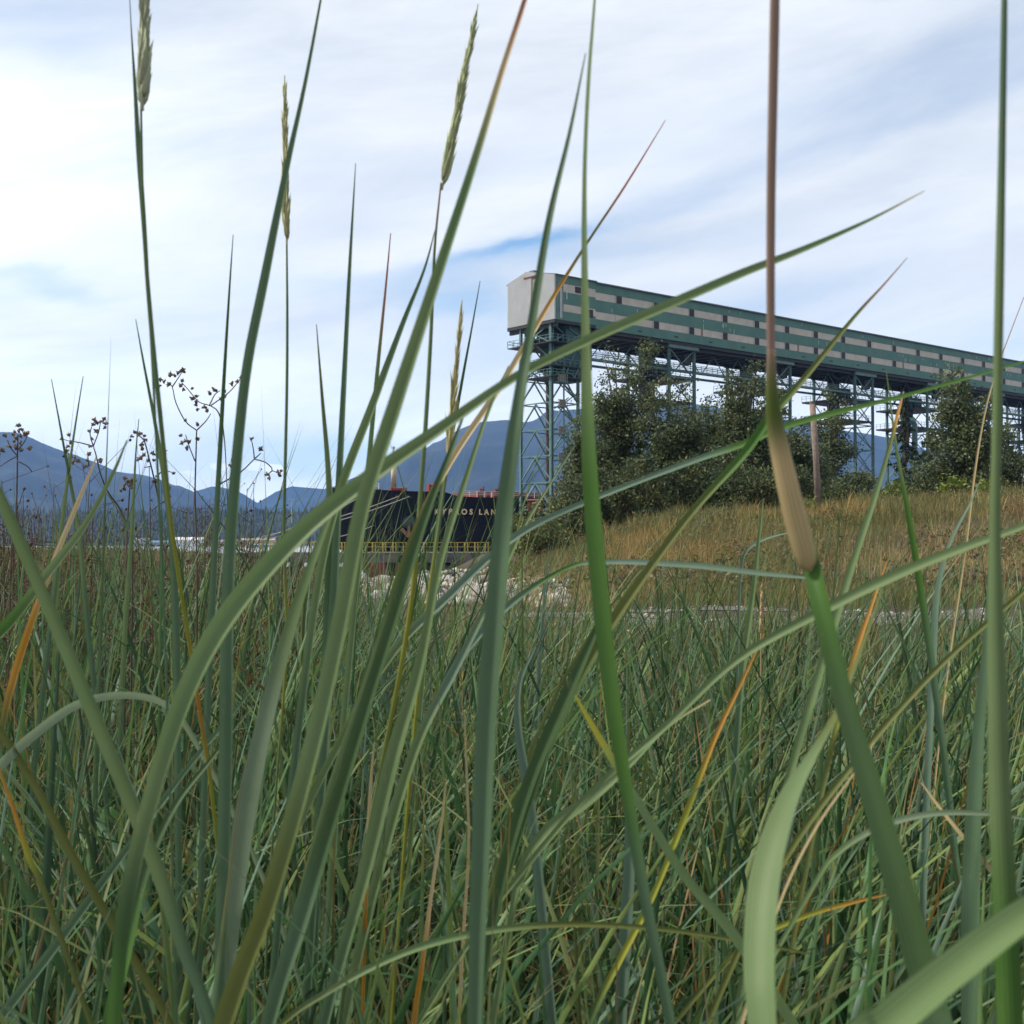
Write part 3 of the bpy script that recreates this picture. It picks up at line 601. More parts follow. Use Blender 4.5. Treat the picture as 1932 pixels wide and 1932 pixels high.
for a in (38, 60, 82, 104, 126, 148, 168):
    q = MB(); q.box(SH(a, 0, ZM + .7), (16, 18, 1.4), (D_, Nn, UP)); q.build('hatch_cover', m_red, ship)
q = MB(); q.box(SH(193, 0, ZM + 6), (14, 22, 12), (D_, Nn, UP)); q.box(SH(191, 0, ZM + 13.2), (10, 24, 2.3), (D_, Nn, UP)); q.build('superstructure', m_wpaint, ship)
# mooring lines
for i, (a, zo, e, lab) in enumerate(((9.5, -.95, (610, 1287), 'topmost pale mooring line slanting down from the ship bow'), (11.5, -.95, (612, 1296), 'second mooring line running low to the pier from the bow'), (3.5, -.95, (590, 1300), 'steep mooring line from the bow tip'), (6.5, -6.6, (700, 1302), 'lowest mooring line near the water by the bow'))):
    z = ZF + zo; p0 = SH(a, hb(a, z) + .15, z); p1 = PS(*e, 150 + i * 2); pts = []
    for k in range(13): f = k / 12; p = p0.lerp(p1, f); p.z -= 2.0 * f * (1 - f); pts.append(p)
    q = MB(); q.tube(pts, .075, 6); tag(q.build('mooring_line', m_rope), lab, 'rope', 'mooring lines of the ship')

# ------------------------------------------------------------------ pier with yellow railing
DP = 134.0; ZD = PS(900, 1321, DP).z
pr = thing('pier', (-20, DP, ZD), 'dark concrete pier with yellow railing running out before the ship', 'pier')
xL, xR = PS(540, 1321, DP).x, PS(1192, 1321, DP).x
q = MB(); q.box(((xL + xR) / 2, DP + 4, ZD - .55), (xR - xL, 8, 1.1)); q.build('deck', m_conc, pr)
q = MB()
for zz in (1.1, .62): q.beam((xL, DP + .25, ZD + zz), (xR - 1, DP + .25, ZD + zz), .07)
k = 0; x = xL + .3
while x < xR - 1:
    q.beam((x, DP + .25, ZD), (x, DP + .25, ZD + 1.1), .12); q.beam((x + .32, DP + .25, ZD), (x + .32, DP + .25, ZD + 1.1), .09); x += 1.12
q.build('railing', m_yel, pr)
x = xL + .8
while x < xR - 2:
    if not (PS(785, 1350, DP).x < x < PS(925, 1350, DP).x):
        for dy in (.8, 4, 7.2):
            q = MB(); q.tube([(x, DP + dy, -8), (x, DP + dy, ZD - 1.11)], .28, 10); q.build('pile', m_conc, pr, True)
    x += 2.1
q = MB(); q.box((xL + 6, DP + .9, ZD - 2.2), (14, .5, 1.2)); q.build('cross_beam', m_conc, pr); q = MB(); q.box((xR - 6, DP + 1.2, ZD - 2.0), (9, .4, 1.4)); q.build('cross_beam', m_conc, pr)
# tyre fenders hanging on the fascia
for k, px in enumerate((960, 985, 1005)):
    p = PS(px, 1336, DP - .2); q = MB(); q.tube([p + Vector((.35 * math.cos(a * .5236), 0, .35 * math.sin(a * .5236))) for a in range(13)], .12, 6, False); q.build('fender', m_dsteel, pr)

# ------------------------------------------------------------------ wooden pole
DPL = 50; pb = PS(1958, 1224, DPL); zpb = HZ(pb.x, pb.y)
pl = thing('wooden_post', (pb.x, pb.y, zpb), 'weathered grey wooden post standing before the dark trees', 'post')
q = MB(); top = PS(1942, 962, DPL); base = Vector((pb.x, pb.y, zpb - .3)); q.tube([base, base.lerp(top, .5) + Vector((.02, 0, 0)), top], [.145, .13, .12], 14); q.build('shaft', m_wood, pl, True)
q = MB(); q.tube([top - Vector((0, 0, .04)), top + Vector((0, 0, .03))], .13, 14); q.build('top_cap', m_conc, pl)

# ------------------------------------------------------------------ foliage
def leaf_cloud(cent, spread, n_each, size, cols, seed, flat=1.0):
    r = np.random.default_rng(seed); n = len(cent) * n_each; c = np.repeat(cent, n_each, 0)
    p = c + r.normal(0, 1, (n, 3)) * np.repeat(spread, n_each)[:, None] * np.array([1, 1, .85 * flat])
    a = r.normal(0, 1, (n, 3)); a /= np.linalg.norm(a, axis=1)[:, None]; b = r.normal(0, 1, (n, 3)); b -= a * (a * b).sum(1)[:, None]; b /= np.linalg.norm(b, axis=1)[:, None]
    s_ = size * r.uniform(.6, 1.4, (n, 1)); V = np.stack([p - a * s_, p + b * s_ * .55, p + a * s_, p - b * s_ * .55], 1).reshape(-1, 3)
    Fq = np.arange(4 * n).reshape(n, 4); ci = r.integers(0, len(cols), len(cent)); cc_ = np.repeat(np.array(cols)[ci], n_each, 0) * r.uniform(.8, 1.2, (n, 1))
    return V, Fq, np.repeat(cc_, 4, 0)
GREENS = [(.090, .118, .060), (.074, .100, .058), (.104, .128, .060), (.064, .088, .054), (.12, .14, .052)]
def tree(px, D, ytop, halfw, label, seed, name='leafy_tree', cols=GREENS, group='leafy trees in front of the gallery', dens=1.0, size=.085, openness=0.0, ybase=None):
    r = random.Random(seed); b = PS(px, 1260, D); gz = HZ(b.x, D); H_ = PS(px, ytop, D).z - gz; rw = halfw / 2933 * D
    t = thing(name, (b.x, D, gz), label, 'tree', group); base = Vector((b.x, D, gz - .2)); q = MB(); cents = []; spr = []
    q.tube([base, base + Vector((r.uniform(-.2, .2), 0, H_ * .35)), base + Vector((r.uniform(-.3, .3), 0, H_ * .7))], [H_ * .022, H_ * .016, H_ * .008], 8)
    nl = int(22 + H_ * 3.0)
    for i in range(nl):
        f = (i + .5) / nl; z0 = H_ * (.06 + .62 * f); a = r.uniform(0, 6.283); up_ = r.uniform(.25, .6) + f * .9
        reach = rw * (1.05 - .62 * f ** 1.4) * r.uniform(.6, 1.15); L = reach
        p0 = base + Vector((0, 0, z0)); p1 = p0 + Vector((math.cos(a) * L, math.sin(a) * L, L * up_ * .75))
        if i >= nl - 9: p0 = base + Vector((0, 0, H_ * r.uniform(.3, .6))); p1 = base + Vector((r.uniform(-1, 1) * rw * .7, r.uniform(-.6, .6) * rw, H_ * r.uniform(.70, 1.0)))
        if p1.z > base.z + H_: p1.z = base.z + H_ * r.uniform(.85, .99)
        pm_ = p0.lerp(p1, .5) + Vector((0, 0, .12 * L)); q.tube([p0, pm_, p1], [H_ * .008, H_ * .005, .012], 5)
        for k in range(int((9 if i < nl - 9 else 11) * dens)):
            g_ = r.uniform(.28, 1.05); pp = (p0.lerp(pm_, g_ * 2) if g_ < .5 else pm_.lerp(p1, g_ * 2 - 1)); o_ = Vector((r.gauss(0, 1), r.gauss(0, 1), r.gauss(0, .8))) * (.36 + .12 * L) * (1.15 - .6 * g_) * (1 if f < .7 else .8)
            q2 = pp + o_; cents.append(tuple(q2)); spr.append(r.uniform(.18, .42) * (1 - .30 * f)); q.tube([pp, q2], [.02, .008], 3, False)
    q.build('trunk', m_bark, t)
    V, Fq, cc_ = leaf_cloud(np.array(cents), np.array(spr), int(40 * (1 - openness)), size, cols, seed); V[:, 2] = np.maximum(V[:, 2], gz)
    np_mesh('crown', V, Fq, m_leaf, t, cc_, smooth=False); return t
tree(1482, 66, 822, 125, 'tall poplar with sparse feathery top at the left of the tree group', 11)
tree(1398, 63, 985, 62, 'round dark tree at the left end of the tree group beside the tower', 12, dens=1.2)
tree(1605, 64, 892, 105, 'leafy tree between the two tallest tops, under the first bent', 13)
tree(1700, 70, 935, 105, 'lower leafy tree behind the middle of the tree group', 14, dens=1.1)
tree(1795, 62, 858, 105, 'tall dense tree just left of the dry tan stalk', 15, dens=1.1)
tree(1880, 69, 985, 95, 'dark low tree between the tan stalk and the wooden post', 16, dens=1.2)
tree(1992, 76, 930, 62, 'thin topped tree behind the wooden post', 17, dens=.7, openness=.2)
tree(2040, 72, 1120, 50, 'low spreading tree to the right of the wooden post', 18, dens=1.0)
tree(2300, 62, 876, 95, 'tall narrow leafy tree at the right side before the pale warehouse', 19, dens=1.1)
tree(2385, 68, 1010, 70, 'smaller leafy tree at the right edge', 20, dens=.8)
def shrub(px, D, ytop, halfw, label, seed, cols=GREENS, group='shrubs along the top of the slope', size=.085, n=70):
    r = random.Random(seed); b = PS(px, 1260, D); gz = HZ(b.x, D); H_ = max(PS(px, ytop, D).z - gz, .5); rw = halfw / 2933 * D; t = thing('shrub', (b.x, D, gz), label, 'shrub', group); q = MB(); cents = []; spr = []
    for i in range(n):
        a = r.uniform(0, 6.283); f = math.sqrt(r.random()); e = r.uniform(.2, 1) ; hh2 = H_ * e * math.sqrt(max(0, 1 - (f * .85) ** 2)); p = Vector((b.x + math.cos(a) * rw * f, D + math.sin(a) * rw * f * .7, gz + hh2)); cents.append(tuple(p)); spr.append(r.uniform(.12, .30))
        if i % 2 == 0: q.tube([(b.x + math.cos(a) * rw * .15, D, gz - .1), tuple(p)], [.03, .01], 4, False)
    q.build('stem', m_bark, t); V, Fq, cc_ = leaf_cloud(np.array(cents), np.array(spr), 34, size, cols, seed); V[:, 2] = np.maximum(V[:, 2], gz - .1)
    np_mesh('foliage', V, Fq, m_leaf, t, cc_, smooth=False); return t
OL = [(.12, .13, .045), (.09, .105, .040), (.14, .135, .05), (.075, .095, .04)]; YG = [(.16, .20, .035), (.12, .17, .035), (.10, .13, .03)]; DK = [(.060, .084, .042), (.075, .094, .042), (.048, .070, .040), (.10, .115, .042)]
shrub(1262, 58, 1205, 55, 'olive green shrub left of the tower foot, beside the ship', 31, OL)
shrub(1325, 60, 1192, 60, 'leafy olive shrub hiding the foot of the steel tower', 32, OL)
shrub(1300, 52, 1240, 70, 'low bramble shrub on the left end of the slope', 33, OL)
shrub(1430, 58, 1120, 95, 'dark shrub under the tall poplar', 34, DK, n=130)
shrub(1540, 57, 1090, 95, 'dark shrub under the middle trees', 35, DK, n=130)
shrub(1660, 58, 1090, 100, 'deep green shrub right of the middle trees', 36, DK, n=130)
shrub(1780, 57, 1100, 95, 'shadowy shrub behind the dry tan sheath', 37, DK, n=130)
shrub(1890, 58, 1110, 80, 'dark bush just left of the wooden post', 38, DK, n=110)
shrub(2000, 60, 1160, 60, 'dark bush just right of the wooden post', 39, DK, n=110)
shrub(2090, 62, 1170, 70, 'dark bush at the foot of the first spruce', 40, DK, n=110)
shrub(2225, 62, 1130, 80, 'dark bush at the foot of the second spruce', 41, DK, n=110)
shrub(2340, 60, 1140, 70, 'green bush under the right hand trees', 42, OL, n=80)
shrub(2140, 54, 1152, 26, 'small yellow green sapling at the edge of the brown grass', 43, YG, 'yellow green saplings on the slope', .10, 18)
shrub(2278, 54, 1146, 18, 'narrow yellow green sapling right of the spruces', 44, YG, 'yellow green saplings on the slope', .10, 14)
shrub(2348, 54, 1142, 18, 'yellow green sapling beside the tall right stalk', 45, YG, 'yellow green saplings on the slope', .10, 14)
shrub(1925, 48, 1200, 22, 'small light green sapling beside the foot of the wooden post', 46, YG, 'yellow green saplings on the slope', .08, 12)
def spruce(px, D, ytop, halfw, label, seed):
    r = random.Random(seed); b = PS(px, 1260, D); gz = HZ(b.x, D); H_ = PS(px, ytop, D).z - gz; rw = halfw / 2933 * D; t = thing('spruce_tree', (b.x, D, gz), label, 'tree', 'spruces behind the slope'); q = MB(); q.tube([(b.x, D, gz - .2), (b.x, D, gz + H_)], [.16, .02], 7); V = []; Fq = []; cc_ = []
    for i in range(int(H_ * 13)):
        f = i / (H_ * 13); z = gz + .3 + (H_ - .3) * f; L = rw * (1 - f) ** .8 * r.uniform(.55, 1.15) + .1; a = r.uniform(0, 6.283); d = Vector((math.cos(a), math.sin(a), 0)); p0 = Vector((b.x, D, z)); p1 = p0 + d * L + Vector((0, 0, -.18 * L)); q.tube([p0, p0.lerp(p1, .5) + Vector((0, 0, -.06 * L)), p1], [.03, .02, .006], 3, False); sd_ = d.cross(UP)
        for k in range(int(16 + 16 * L)):
            g_ = r.uniform(.1, 1.0); p = p0.lerp(p1, g_) + Vector((0, 0, r.uniform(-.05, .03))); w_ = .34 * (1.15 - g_) * L + .06; e = p + sd_ * r.uniform(-1, 1) * w_ + d * r.uniform(0, .2) + Vector((0, 0, -r.uniform(.05, .26))); n_ = (e - p).cross(Vector((r.gauss(0, 1), r.gauss(0, 1), 1))); n_ = n_.normalized() * .05; b0 = len(V)
            V += [tuple(p - n_), tuple(p + n_), tuple(e)]; Fq.append((b0, b0 + 1, b0 + 2)); c = r.uniform(.6, 1.4); cc_ += [(.022 * c, .040 * c, .028 * c)] * 3
    q.build('trunk', m_bark, t); np_mesh('crown', V, Fq, m_leaf, t, np.array(cc_), smooth=False)
spruce(2165, 74, 945, 62, 'tall thin spruce with drooping boughs right of the lattice bent', 51)
spruce(2228, 66, 1020, 88, 'broad dark spruce beside the right hand leafy tree', 52)

# ------------------------------------------------------------------ stones
def rock_mesh(seed, m):
    r = np.random.default_rng(seed); import bmesh; bm = bmesh.new(); bmesh.ops.create_icosphere(bm, subdivisions=2, radius=1)
    ax = r.normal(0, 1, (9, 3)); ax /= np.linalg.norm(ax, axis=1)[:, None]; lim = r.uniform(.62, .95, 9); sc = r.uniform(.7, 1.2, 3); sc[2] *= .7
    for v in bm.verts:
        p = np.array(v.co)
        for a_, l_ in zip(ax, lim):
            d = p @ a_
            if d > l_: p = p - a_ * (d - l_)
        v.co = p * sc
    me = bpy.data.meshes.new('boulder'); bm.to_mesh(me); bm.free(); me.materials.append(m); return me
m_rk = [mat('pale_stone', (.31, .29, .26), .9, .4, 6, col2=(.20, .185, .165), bump=.5), mat('grey_stone', (.24, .235, .23), .9, .4, 6, col2=(.14, .14, .14), bump=.5), mat('warm_stone', (.34, .26, .21), .9, .4, 6, col2=(.22, .17, .14), bump=.5)]
rocks = [rock_mesh(k, m_rk[k % 3]) for k in range(9)]
nrk = 0; r = random.Random(5)
while nrk < 260:
    px = r.uniform(440, 1320); y = 18 + 28 * r.random() ** 1.1; x = (px - 1224) / 2933 * y; e = float(edge_dist(np.array([x]), np.array([y]))[0])
    if e > 3 or (px > 1290 and r.random() < .6): continue
    o = bpy.data.objects.new('boulder', rocks[nrk % 9]); C.objects.link(o); s_ = r.uniform(.10, .30) * (1.25 if r.random() < .2 else 1); o.scale = (s_, s_, s_); o.rotation_euler = (r.uniform(-.4, .4), r.uniform(-.4, .4), r.uniform(0, 6.28)); o.location = (x, y, HZ(x, y) + s_ * .25)
    tag(o, 'pale broken boulder in the rock bank below the ship and the slope', 'boulder', 'boulders of the rock bank'); nrk += 1
def scatter_stones(n, gen, smin, smax, name, label, cols, seed):
    r = np.random.default_rng(seed); x, y = gen(r, n); n = len(x); z = hz(x, y)
    base = np.array([(1, 0, 0), (-1, 0, 0), (0, 1, 0), (0, -1, 0), (0, 0, .7), (0, 0, -.7), (.6, .6, .45), (-.6, .5, .4)]); fc = np.array([(0, 6, 4), (6, 2, 4), (2, 7, 4), (7, 1, 4), (1, 3, 4), (3, 0, 4), (0, 2, 6), (2, 1, 7), (0, 3, 5), (3, 1, 5), (1, 2, 5), (2, 0, 5)])
    s_ = r.uniform(smin, smax, n) * r.uniform(.5, 1.3, n); a = r.uniform(0, 6.28, n); jit = r.uniform(.6, 1.3, (n, 8, 3)); P_ = base[None] * jit * s_[:, None, None]; ca, sa = np.cos(a)[:, None], np.sin(a)[:, None]
    X_ = P_[:, :, 0] * ca - P_[:, :, 1] * sa; Y_ = P_[:, :, 0] * sa + P_[:, :, 1] * ca; V = np.stack([X_ + x[:, None], Y_ + y[:, None], P_[:, :, 2] + z[:, None] + (s_ * .3)[:, None]], 2).reshape(-1, 3)
    Fq = (fc[None] + (np.arange(n) * 8)[:, None, None]).reshape(-1, 3); c = np.array(cols)[r.integers(0, len(cols), n)] * r.uniform(.7, 1.25, (n, 1))
    o = np_mesh(name, V, Fq, mat(name + '_m', (0, 0, 0), .9, attr=True, spec=.2), None, np.repeat(c, 8, 0), smooth=False); return tag(o, label, 'stones', kind='stuff')
SC = [(.36, .34, .31), (.26, .25, .24), (.32, .26, .21), (.18, .17, .17), (.44, .42, .39)]
def g1(r, n):
    y = 18 + 30 * r.random(n); px = r.uniform(480, 1360, n); x = (px - 1224) / 2933 * y; e = edge_dist(x, y); k = (e < 3); return x[k], y[k]
scatter_stones(9000, g1, .04, .15, 'rubble', 'small pale rubble filling the rock bank', SC, 3)
def g2(r, n):
    x = r.uniform(-1, 20, n); y = r.uniform(12.6, 18.8, n); k = PATH(x, y + r.normal(0, .2, n)); return x[k], y[k]
scatter_stones(9000, g2, .006, .035, 'pebbles', 'loose grey pebbles on the gravel path', SC, 4)

# ------------------------------------------------------------------ grass masses
def blades(name, bx, by, L, lean, bend, az, wd, tw, c0, c1, m, K=6, V3=True, z0=None, tipk=.25, kink=None):
    n = len(bx); ts = np.linspace(0, 1, K + 1); th = lean[:, None] + bend[:, None] * ts[None] ** 1.6
    if kink is not None: th = th + kink[:, None] * (ts[None] > .55)
    ds = L[:, None] / K; thm = (th[:, 1:] + th[:, :-1]) / 2
    rr = np.concatenate([np.zeros((n, 1)), np.cumsum(np.sin(thm) * ds, 1)], 1); zz = np.concatenate([np.zeros((n, 1)), np.cumsum(np.cos(thm) * ds, 1)], 1)
    if z0 is None: z0 = hz(bx, by)
    cx_ = bx[:, None] + rr * np.cos(az)[:, None]; cy_ = by[:, None] + rr * np.sin(az)[:, None]; cz_ = z0[:, None] - .02 + zz
    sa = az[:, None] + math.pi / 2 + tw[:, None] * (.4 + ts[None]); prof = np.clip((1 - ts ** 2.4) * (.65 + .9 * ts * (1 - ts) * 1.6), .0, 1); wv = wd[:, None] * prof[None] / 2
    sx, sy = np.cos(sa), np.sin(sa); cols_ = 3 if V3 else 2; P_ = np.zeros((n, K + 1, cols_, 3)); offs = (-1, 0, 1) if V3 else (-1, 1)
    for j, o_ in enumerate(offs):
        P_[:, :, j, 0] = cx_ + sx * wv * o_; P_[:, :, j, 1] = cy_ + sy * wv * o_; P_[:, :, j, 2] = cz_
    if V3: P_[:, :, 1, 0] -= sy * wv * .55; P_[:, :, 1, 1] += sx * wv * .55
    V = P_.reshape(-1, 3); st = cols_; b_ = (np.arange(n) * (K + 1) * st)[:, None, None] + (np.arange(K) * st)[None, :, None] + np.arange(st - 1)[None, None]
    b_ = b_.reshape(-1); Fq = np.stack([b_, b_ + 1, b_ + st + 1, b_ + st], 1)
    g_ = np.clip((ts - (1 - tipk)) / tipk, 0, 1)[None, :, None]; col = c0[:, None] * (1 - g_) + c1[:, None] * g_; col = np.repeat(col[:, :, None, :], st, 2).reshape(-1, 3)
    uv = np.zeros((n, K + 1, st, 2)); uv[..., 0] = np.linspace(0, 1, st)[None, None]; uv[..., 1] = ts[None, :, None]
    return np_mesh(name, V, Fq, m, None, col, uv.reshape(-1, 2))
GB = np.array([(.112, .198, .084), (.072, .145, .066), (.150, .228, .082), (.145, .232, .125), (.042, .098, .042), (.205, .265, .085), (.165, .245, .185), (.078, .162, .060), (.19, .22, .09), (.050, .105, .055)])
TAN = np.array([(.38, .27, .14), (.45, .34, .20), (.36, .20, .08), (.30, .22, .12), (.50, .26, .06)])
def wedge(r, n, y0, y1, margin=.5, pw=1.0, pxa=-200, pxb=2650):
    y = y0 + (y1 - y0) * r.random(n) ** pw; px = r.uniform(pxa, pxb, n); x = (px - 1224) / 2933 * y; x += r.normal(0, margin * .2, n); return x, y, (x / y) * 2933 + 1224
def dune_grass(name, n, y0, y1, K, V3, seed, label, pw, wmul=1.0, hmul=1.0):
    r = np.random.default_rng(seed); x, y, px = wedge(r, n, y0, y1, .4, pw)
    clump = vnoise(x * 2.2, y * 2.2, 5); keep = (r.random(n) < .12 + 1.25 * clump) & ~(PATH(x, y)); x, y, px = x[keep], y[keep], px[keep]; n = len(x)
    hmax = np.interp(px, [0, 500, 800, 1100, 1500, 2448], [1.03, .98, .86, .80, .74, .80]) - .28 * ss(3.5, 9, y) * ss(500, 1100, px) - .10 * ss(4, 12, y)
    hmax = hmax * (.72 + .62 * vnoise(x * 1.3 + 7, y * .9, 9)); L = hmax * r.uniform(.5, 1.12, n) * hmul; lean = np.abs(r.normal(.08, .38, n)); bend = r.gamma(1.6, .42, n); big = r.random(n) < .30; bend = np.where(big, bend + r.uniform(.6, 1.6, n), bend); L = np.minimum(L * (1 + .10 * bend), 1.0 + .045 * y)
    az = r.normal(0, 1.5, n) + np.where(r.random(n) < .36, math.pi, 0); wd = r.gamma(6, .0017, n).clip(.0045, .016) * wmul; tw = r.normal(0, .8, n)
    ci = r.integers(0, len(GB), n); c0 = GB[ci] * r.uniform(.45, 1.35, (n, 1)); dead = r.random(n) < .13; dc = TAN[r.integers(0, len(TAN), n)] * r.uniform(.45, .9, (n, 1)); c0 = np.where(dead[:, None], dc, c0); wd = np.where(dead, wd * .45, wd)
    tipd = r.random(n) < .18; c1 = np.where(tipd[:, None], TAN[r.integers(0, len(TAN), n)] * .6, c0); kink = np.where(r.random(n) < .20, r.uniform(.5, 2.0, n), 0)
    o = blades(name, x, y, L, lean, bend, az, wd, tw, c0, c1, m_blade if V3 else m_grass, K, V3, kink=kink); return tag(o, label, 'grass', kind='stuff')
dune_grass('grass', 5200, 1.0, 3.6, 11, True, 101, 'thick blue green dune grass filling the foreground', .8, 1.25)
dune_grass('grass', 20000, 3.4, 14.0, 6, True, 102, 'dune grass running back to the gravel path', .85, 1.15)
def near_layer(n, seed, y0, y1, pxa, pxb, lo, hi, label, w0=.007, w1=.013, cap=.0, spread=.14):
    r = np.random.default_rng(seed); x, y, px = wedge(r, n, y0, y1, .2, 1.0, pxa, pxb); n = len(x); top = r.uniform(lo, hi, n)
    if cap: top = np.minimum(top, 1 - y * cap * r.uniform(.8, 1.6, n))
    lean = r.normal(.08, spread, n); bend = r.gamma(2.0, .24, n) + np.where(r.random(n) < (.15 if hi < .99 else .0), r.uniform(.4, 1.4, n), 0); L = top / np.clip(np.cos(lean + bend * .45), .4, 1); L = np.minimum(L, hi + .12); az = r.normal(0, .9, n) + np.where(r.random(n) < .25, math.pi, 0); ci = r.integers(0, len(GB), n); c0 = GB[ci] * r.uniform(.6, 1.35, (n, 1))
    tp = (r.random(n) < .3)[:, None]; c1 = np.where(tp, TAN[r.integers(0, len(TAN), n)] * .8, c0)
    return tag(blades('grass', x, y, L, lean, bend, az, r.uniform(w0, w1, n), r.normal(0, .6, n), c0, c1, m_blade, 14, True, tipk=.15), label, 'grass', kind='stuff')
near_layer(1500, 111, .75, 2.3, -100, 2600, .40, .97, 'wide blue green blades standing close in the lower grass', .008, .0150, cap=.10, spread=.34)
near_layer(330, 114, .50, 1.0, -100, 2600, .30, .88, 'broad blades right in front at the bottom of the grass', .008, .0135, cap=.21, spread=.36)
def straws(n, seed):
    r = np.random.default_rng(seed); x, y, px = wedge(r, n, .8, 3.4, .3, 1.0, -100, 2600); top = (1 - y * .08 * r.uniform(.6, 3.0, n)); lean = r.normal(.1, .42, n); bend = r.gamma(1.5, .25, n); c = TAN[r.integers(0, len(TAN), n)] * r.uniform(.6, 1.15, (n, 1)); c1 = TAN[r.integers(0, len(TAN), n)]
    return tag(blades('dead_grass', x, y, top * r.uniform(.6, 1.0, n), lean, bend, r.uniform(0, 6.28, n), r.uniform(.0022, .006, n), r.normal(0, .8, n), c, c1, m_blade, 10, True, kink=np.where(r.random(n) < .3, r.uniform(.5, 2.2, n), 0)), 'dead orange and tan straws crossing through the green grass', 'dry grass', kind='stuff')
straws(300, 121)
near_layer(560, 112, 1.5, 5.0, -100, 1300, .92, 1.26, 'tall thin blades rising above the rest of the grass at the left', .005, .010)
near_layer(480, 113, 1.3, 5.5, 1250, 2600, .80, 1.13, 'scattered tall thin blades before the brown slope', .005, .012, spread=.22)
# thin straw and dead thatch low down
def thatch(n, seed):
    r = np.random.default_rng(seed); x, y, px = wedge(r, n, .9, 9, .4, .9); L = r.uniform(.12, .55, n); lean = r.uniform(.3, 1.4, n); az = r.uniform(0, 6.28, n); wd = r.uniform(.0012, .0035, n); c = TAN[r.integers(0, len(TAN), n)] * r.uniform(.35, .9, (n, 1)); z0 = hz(x, y) + r.uniform(0, .45, n)
    return tag(blades('dead_grass', x, y, L, lean, r.normal(0, .5, n), az, wd, r.normal(0, 1, n), c, c, m_grass, 4, False, z0=z0), 'dry straw and dead stems tangled low in the green grass', 'dry grass', kind='stuff')
thatch(6500, 103)
def left_far(n, seed, y0=12, y1=27, pb=1250, ws=1.0, hs=1.0):
    r = np.random.default_rng(seed); x, y, px = wedge(r, n, y0, y1, .4, .9, -200, pb); e = edge_dist(x, y); k = (e < -1.0 - 5 * r.random(n)) & ~((px > 850) & (r.random(n) < .93)); x, y = x[k], y[k]; n = len(x)
    L = r.uniform(.3, .75, n) * hs; c = np.where((r.random(n) < .5)[:, None], GB[r.integers(0, len(GB), n)] * .85, TAN[r.integers(0, len(TAN), n)] * r.uniform(.3, .8, (n, 1)))
    return tag(blades('grass', x, y, L, np.abs(r.normal(.1, .25, n)), r.gamma(1.5, .35, n), r.uniform(0, 6.28, n), r.uniform(.008, .018, n) * ws, r.normal(0, 1, n), c, c, m_grass, 4, False), 'mixed green and brown grass at the top of the bank', 'grass', kind='stuff')
left_far(16000, 104)
left_far(14000, 114, 26, 112, 640, 2.8, 1.15)
# dry weedy slope: rust and straw colours in patches
DRY = np.array([(.30, .23, .095), (.36, .285, .13), (.24, .18, .085), (.22, .20, .08), (.17, .165, .07), (.33, .23, .09)])
def slope(n, y0, y1, seed, hs, ws):
    r = np.random.default_rng(seed); x, y, px = wedge(r, n, y0, y1, .6, 1.0, 1150, 2700); e = edge_dist(x, y); k = (e < -2) & ~PATH(x, y) & ((px > 1250) | (y > 34)); x, y, px = x[k], y[k], px[k]; n = len(x)
    pt = fbm(x * .22, y * .12, 4, 3); gr = fbm(x * .5 + 9, y * .3, 3, 8); c = DRY[(np.clip((pt - .25) * 2.2, 0, .999) * 6).astype(int)] * r.uniform(.55, 1.25, (n, 1)); gm = (gr > .49)[:, None]; c = np.where(gm & (r.random((n, 1)) < .7), np.array([[.135, .150, .055]]) * r.uniform(.6, 1.3, (n, 1)), c)
    tf = vnoise(x * 1.1, y * .8, 17) ** 1.5; L = r.uniform(.3, 1.0, n) * hs * (.35 + 1.5 * pt * (.4 + 1.2 * tf)) * np.where(y < 24, .6, 1)
    return tag(blades('dry_grass', x, y, L, np.abs(r.normal(.1, .2, n)), r.gamma(1.5, .3, n), r.uniform(0, 6.28, n), r.uniform(.5, 1.2, n) * ws, r.normal(0, 1, n), c, c * 1.1, m_grass, 3, False), 'rusty brown dry weeds and grass covering the slope below the trees', 'dry grass', kind='stuff')
slope(34000, 17.4, 40, 105, .75, .015); slope(34000, 38, 66, 106, .75, .030)
rs = np.random.default_rng(12)
_x, _y, _p = wedge(rs, 260, 20, 60, .6, .9, 1250, 2700); _z = hz(_x, _y); _n = len(_x)
_c = np.stack([_x, _y, _z + .25], 1); _c = np.repeat(_c, 5, 0) + rs.normal(0, 1, (_n * 5, 3)) * np.array([.5, .4, .09])
V_, F_, c_ = leaf_cloud(_c, np.full(len(_c), .16), 16, .05, [(.10, .105, .045), (.13, .10, .05), (.15, .11, .055), (.075, .09, .05), (.11, .095, .07), (.16, .095, .045), (.10, .12, .035)], 77, .8); V_[:, 2] = np.maximum(V_[:, 2], hz(V_[:, 0], V_[:, 1]))
tag(np_mesh('low_weeds', V_, F_, m_leaf, None, c_, smooth=False), 'low rusty and green leafy weeds scattered through the dry slope', 'weeds', kind='stuff')

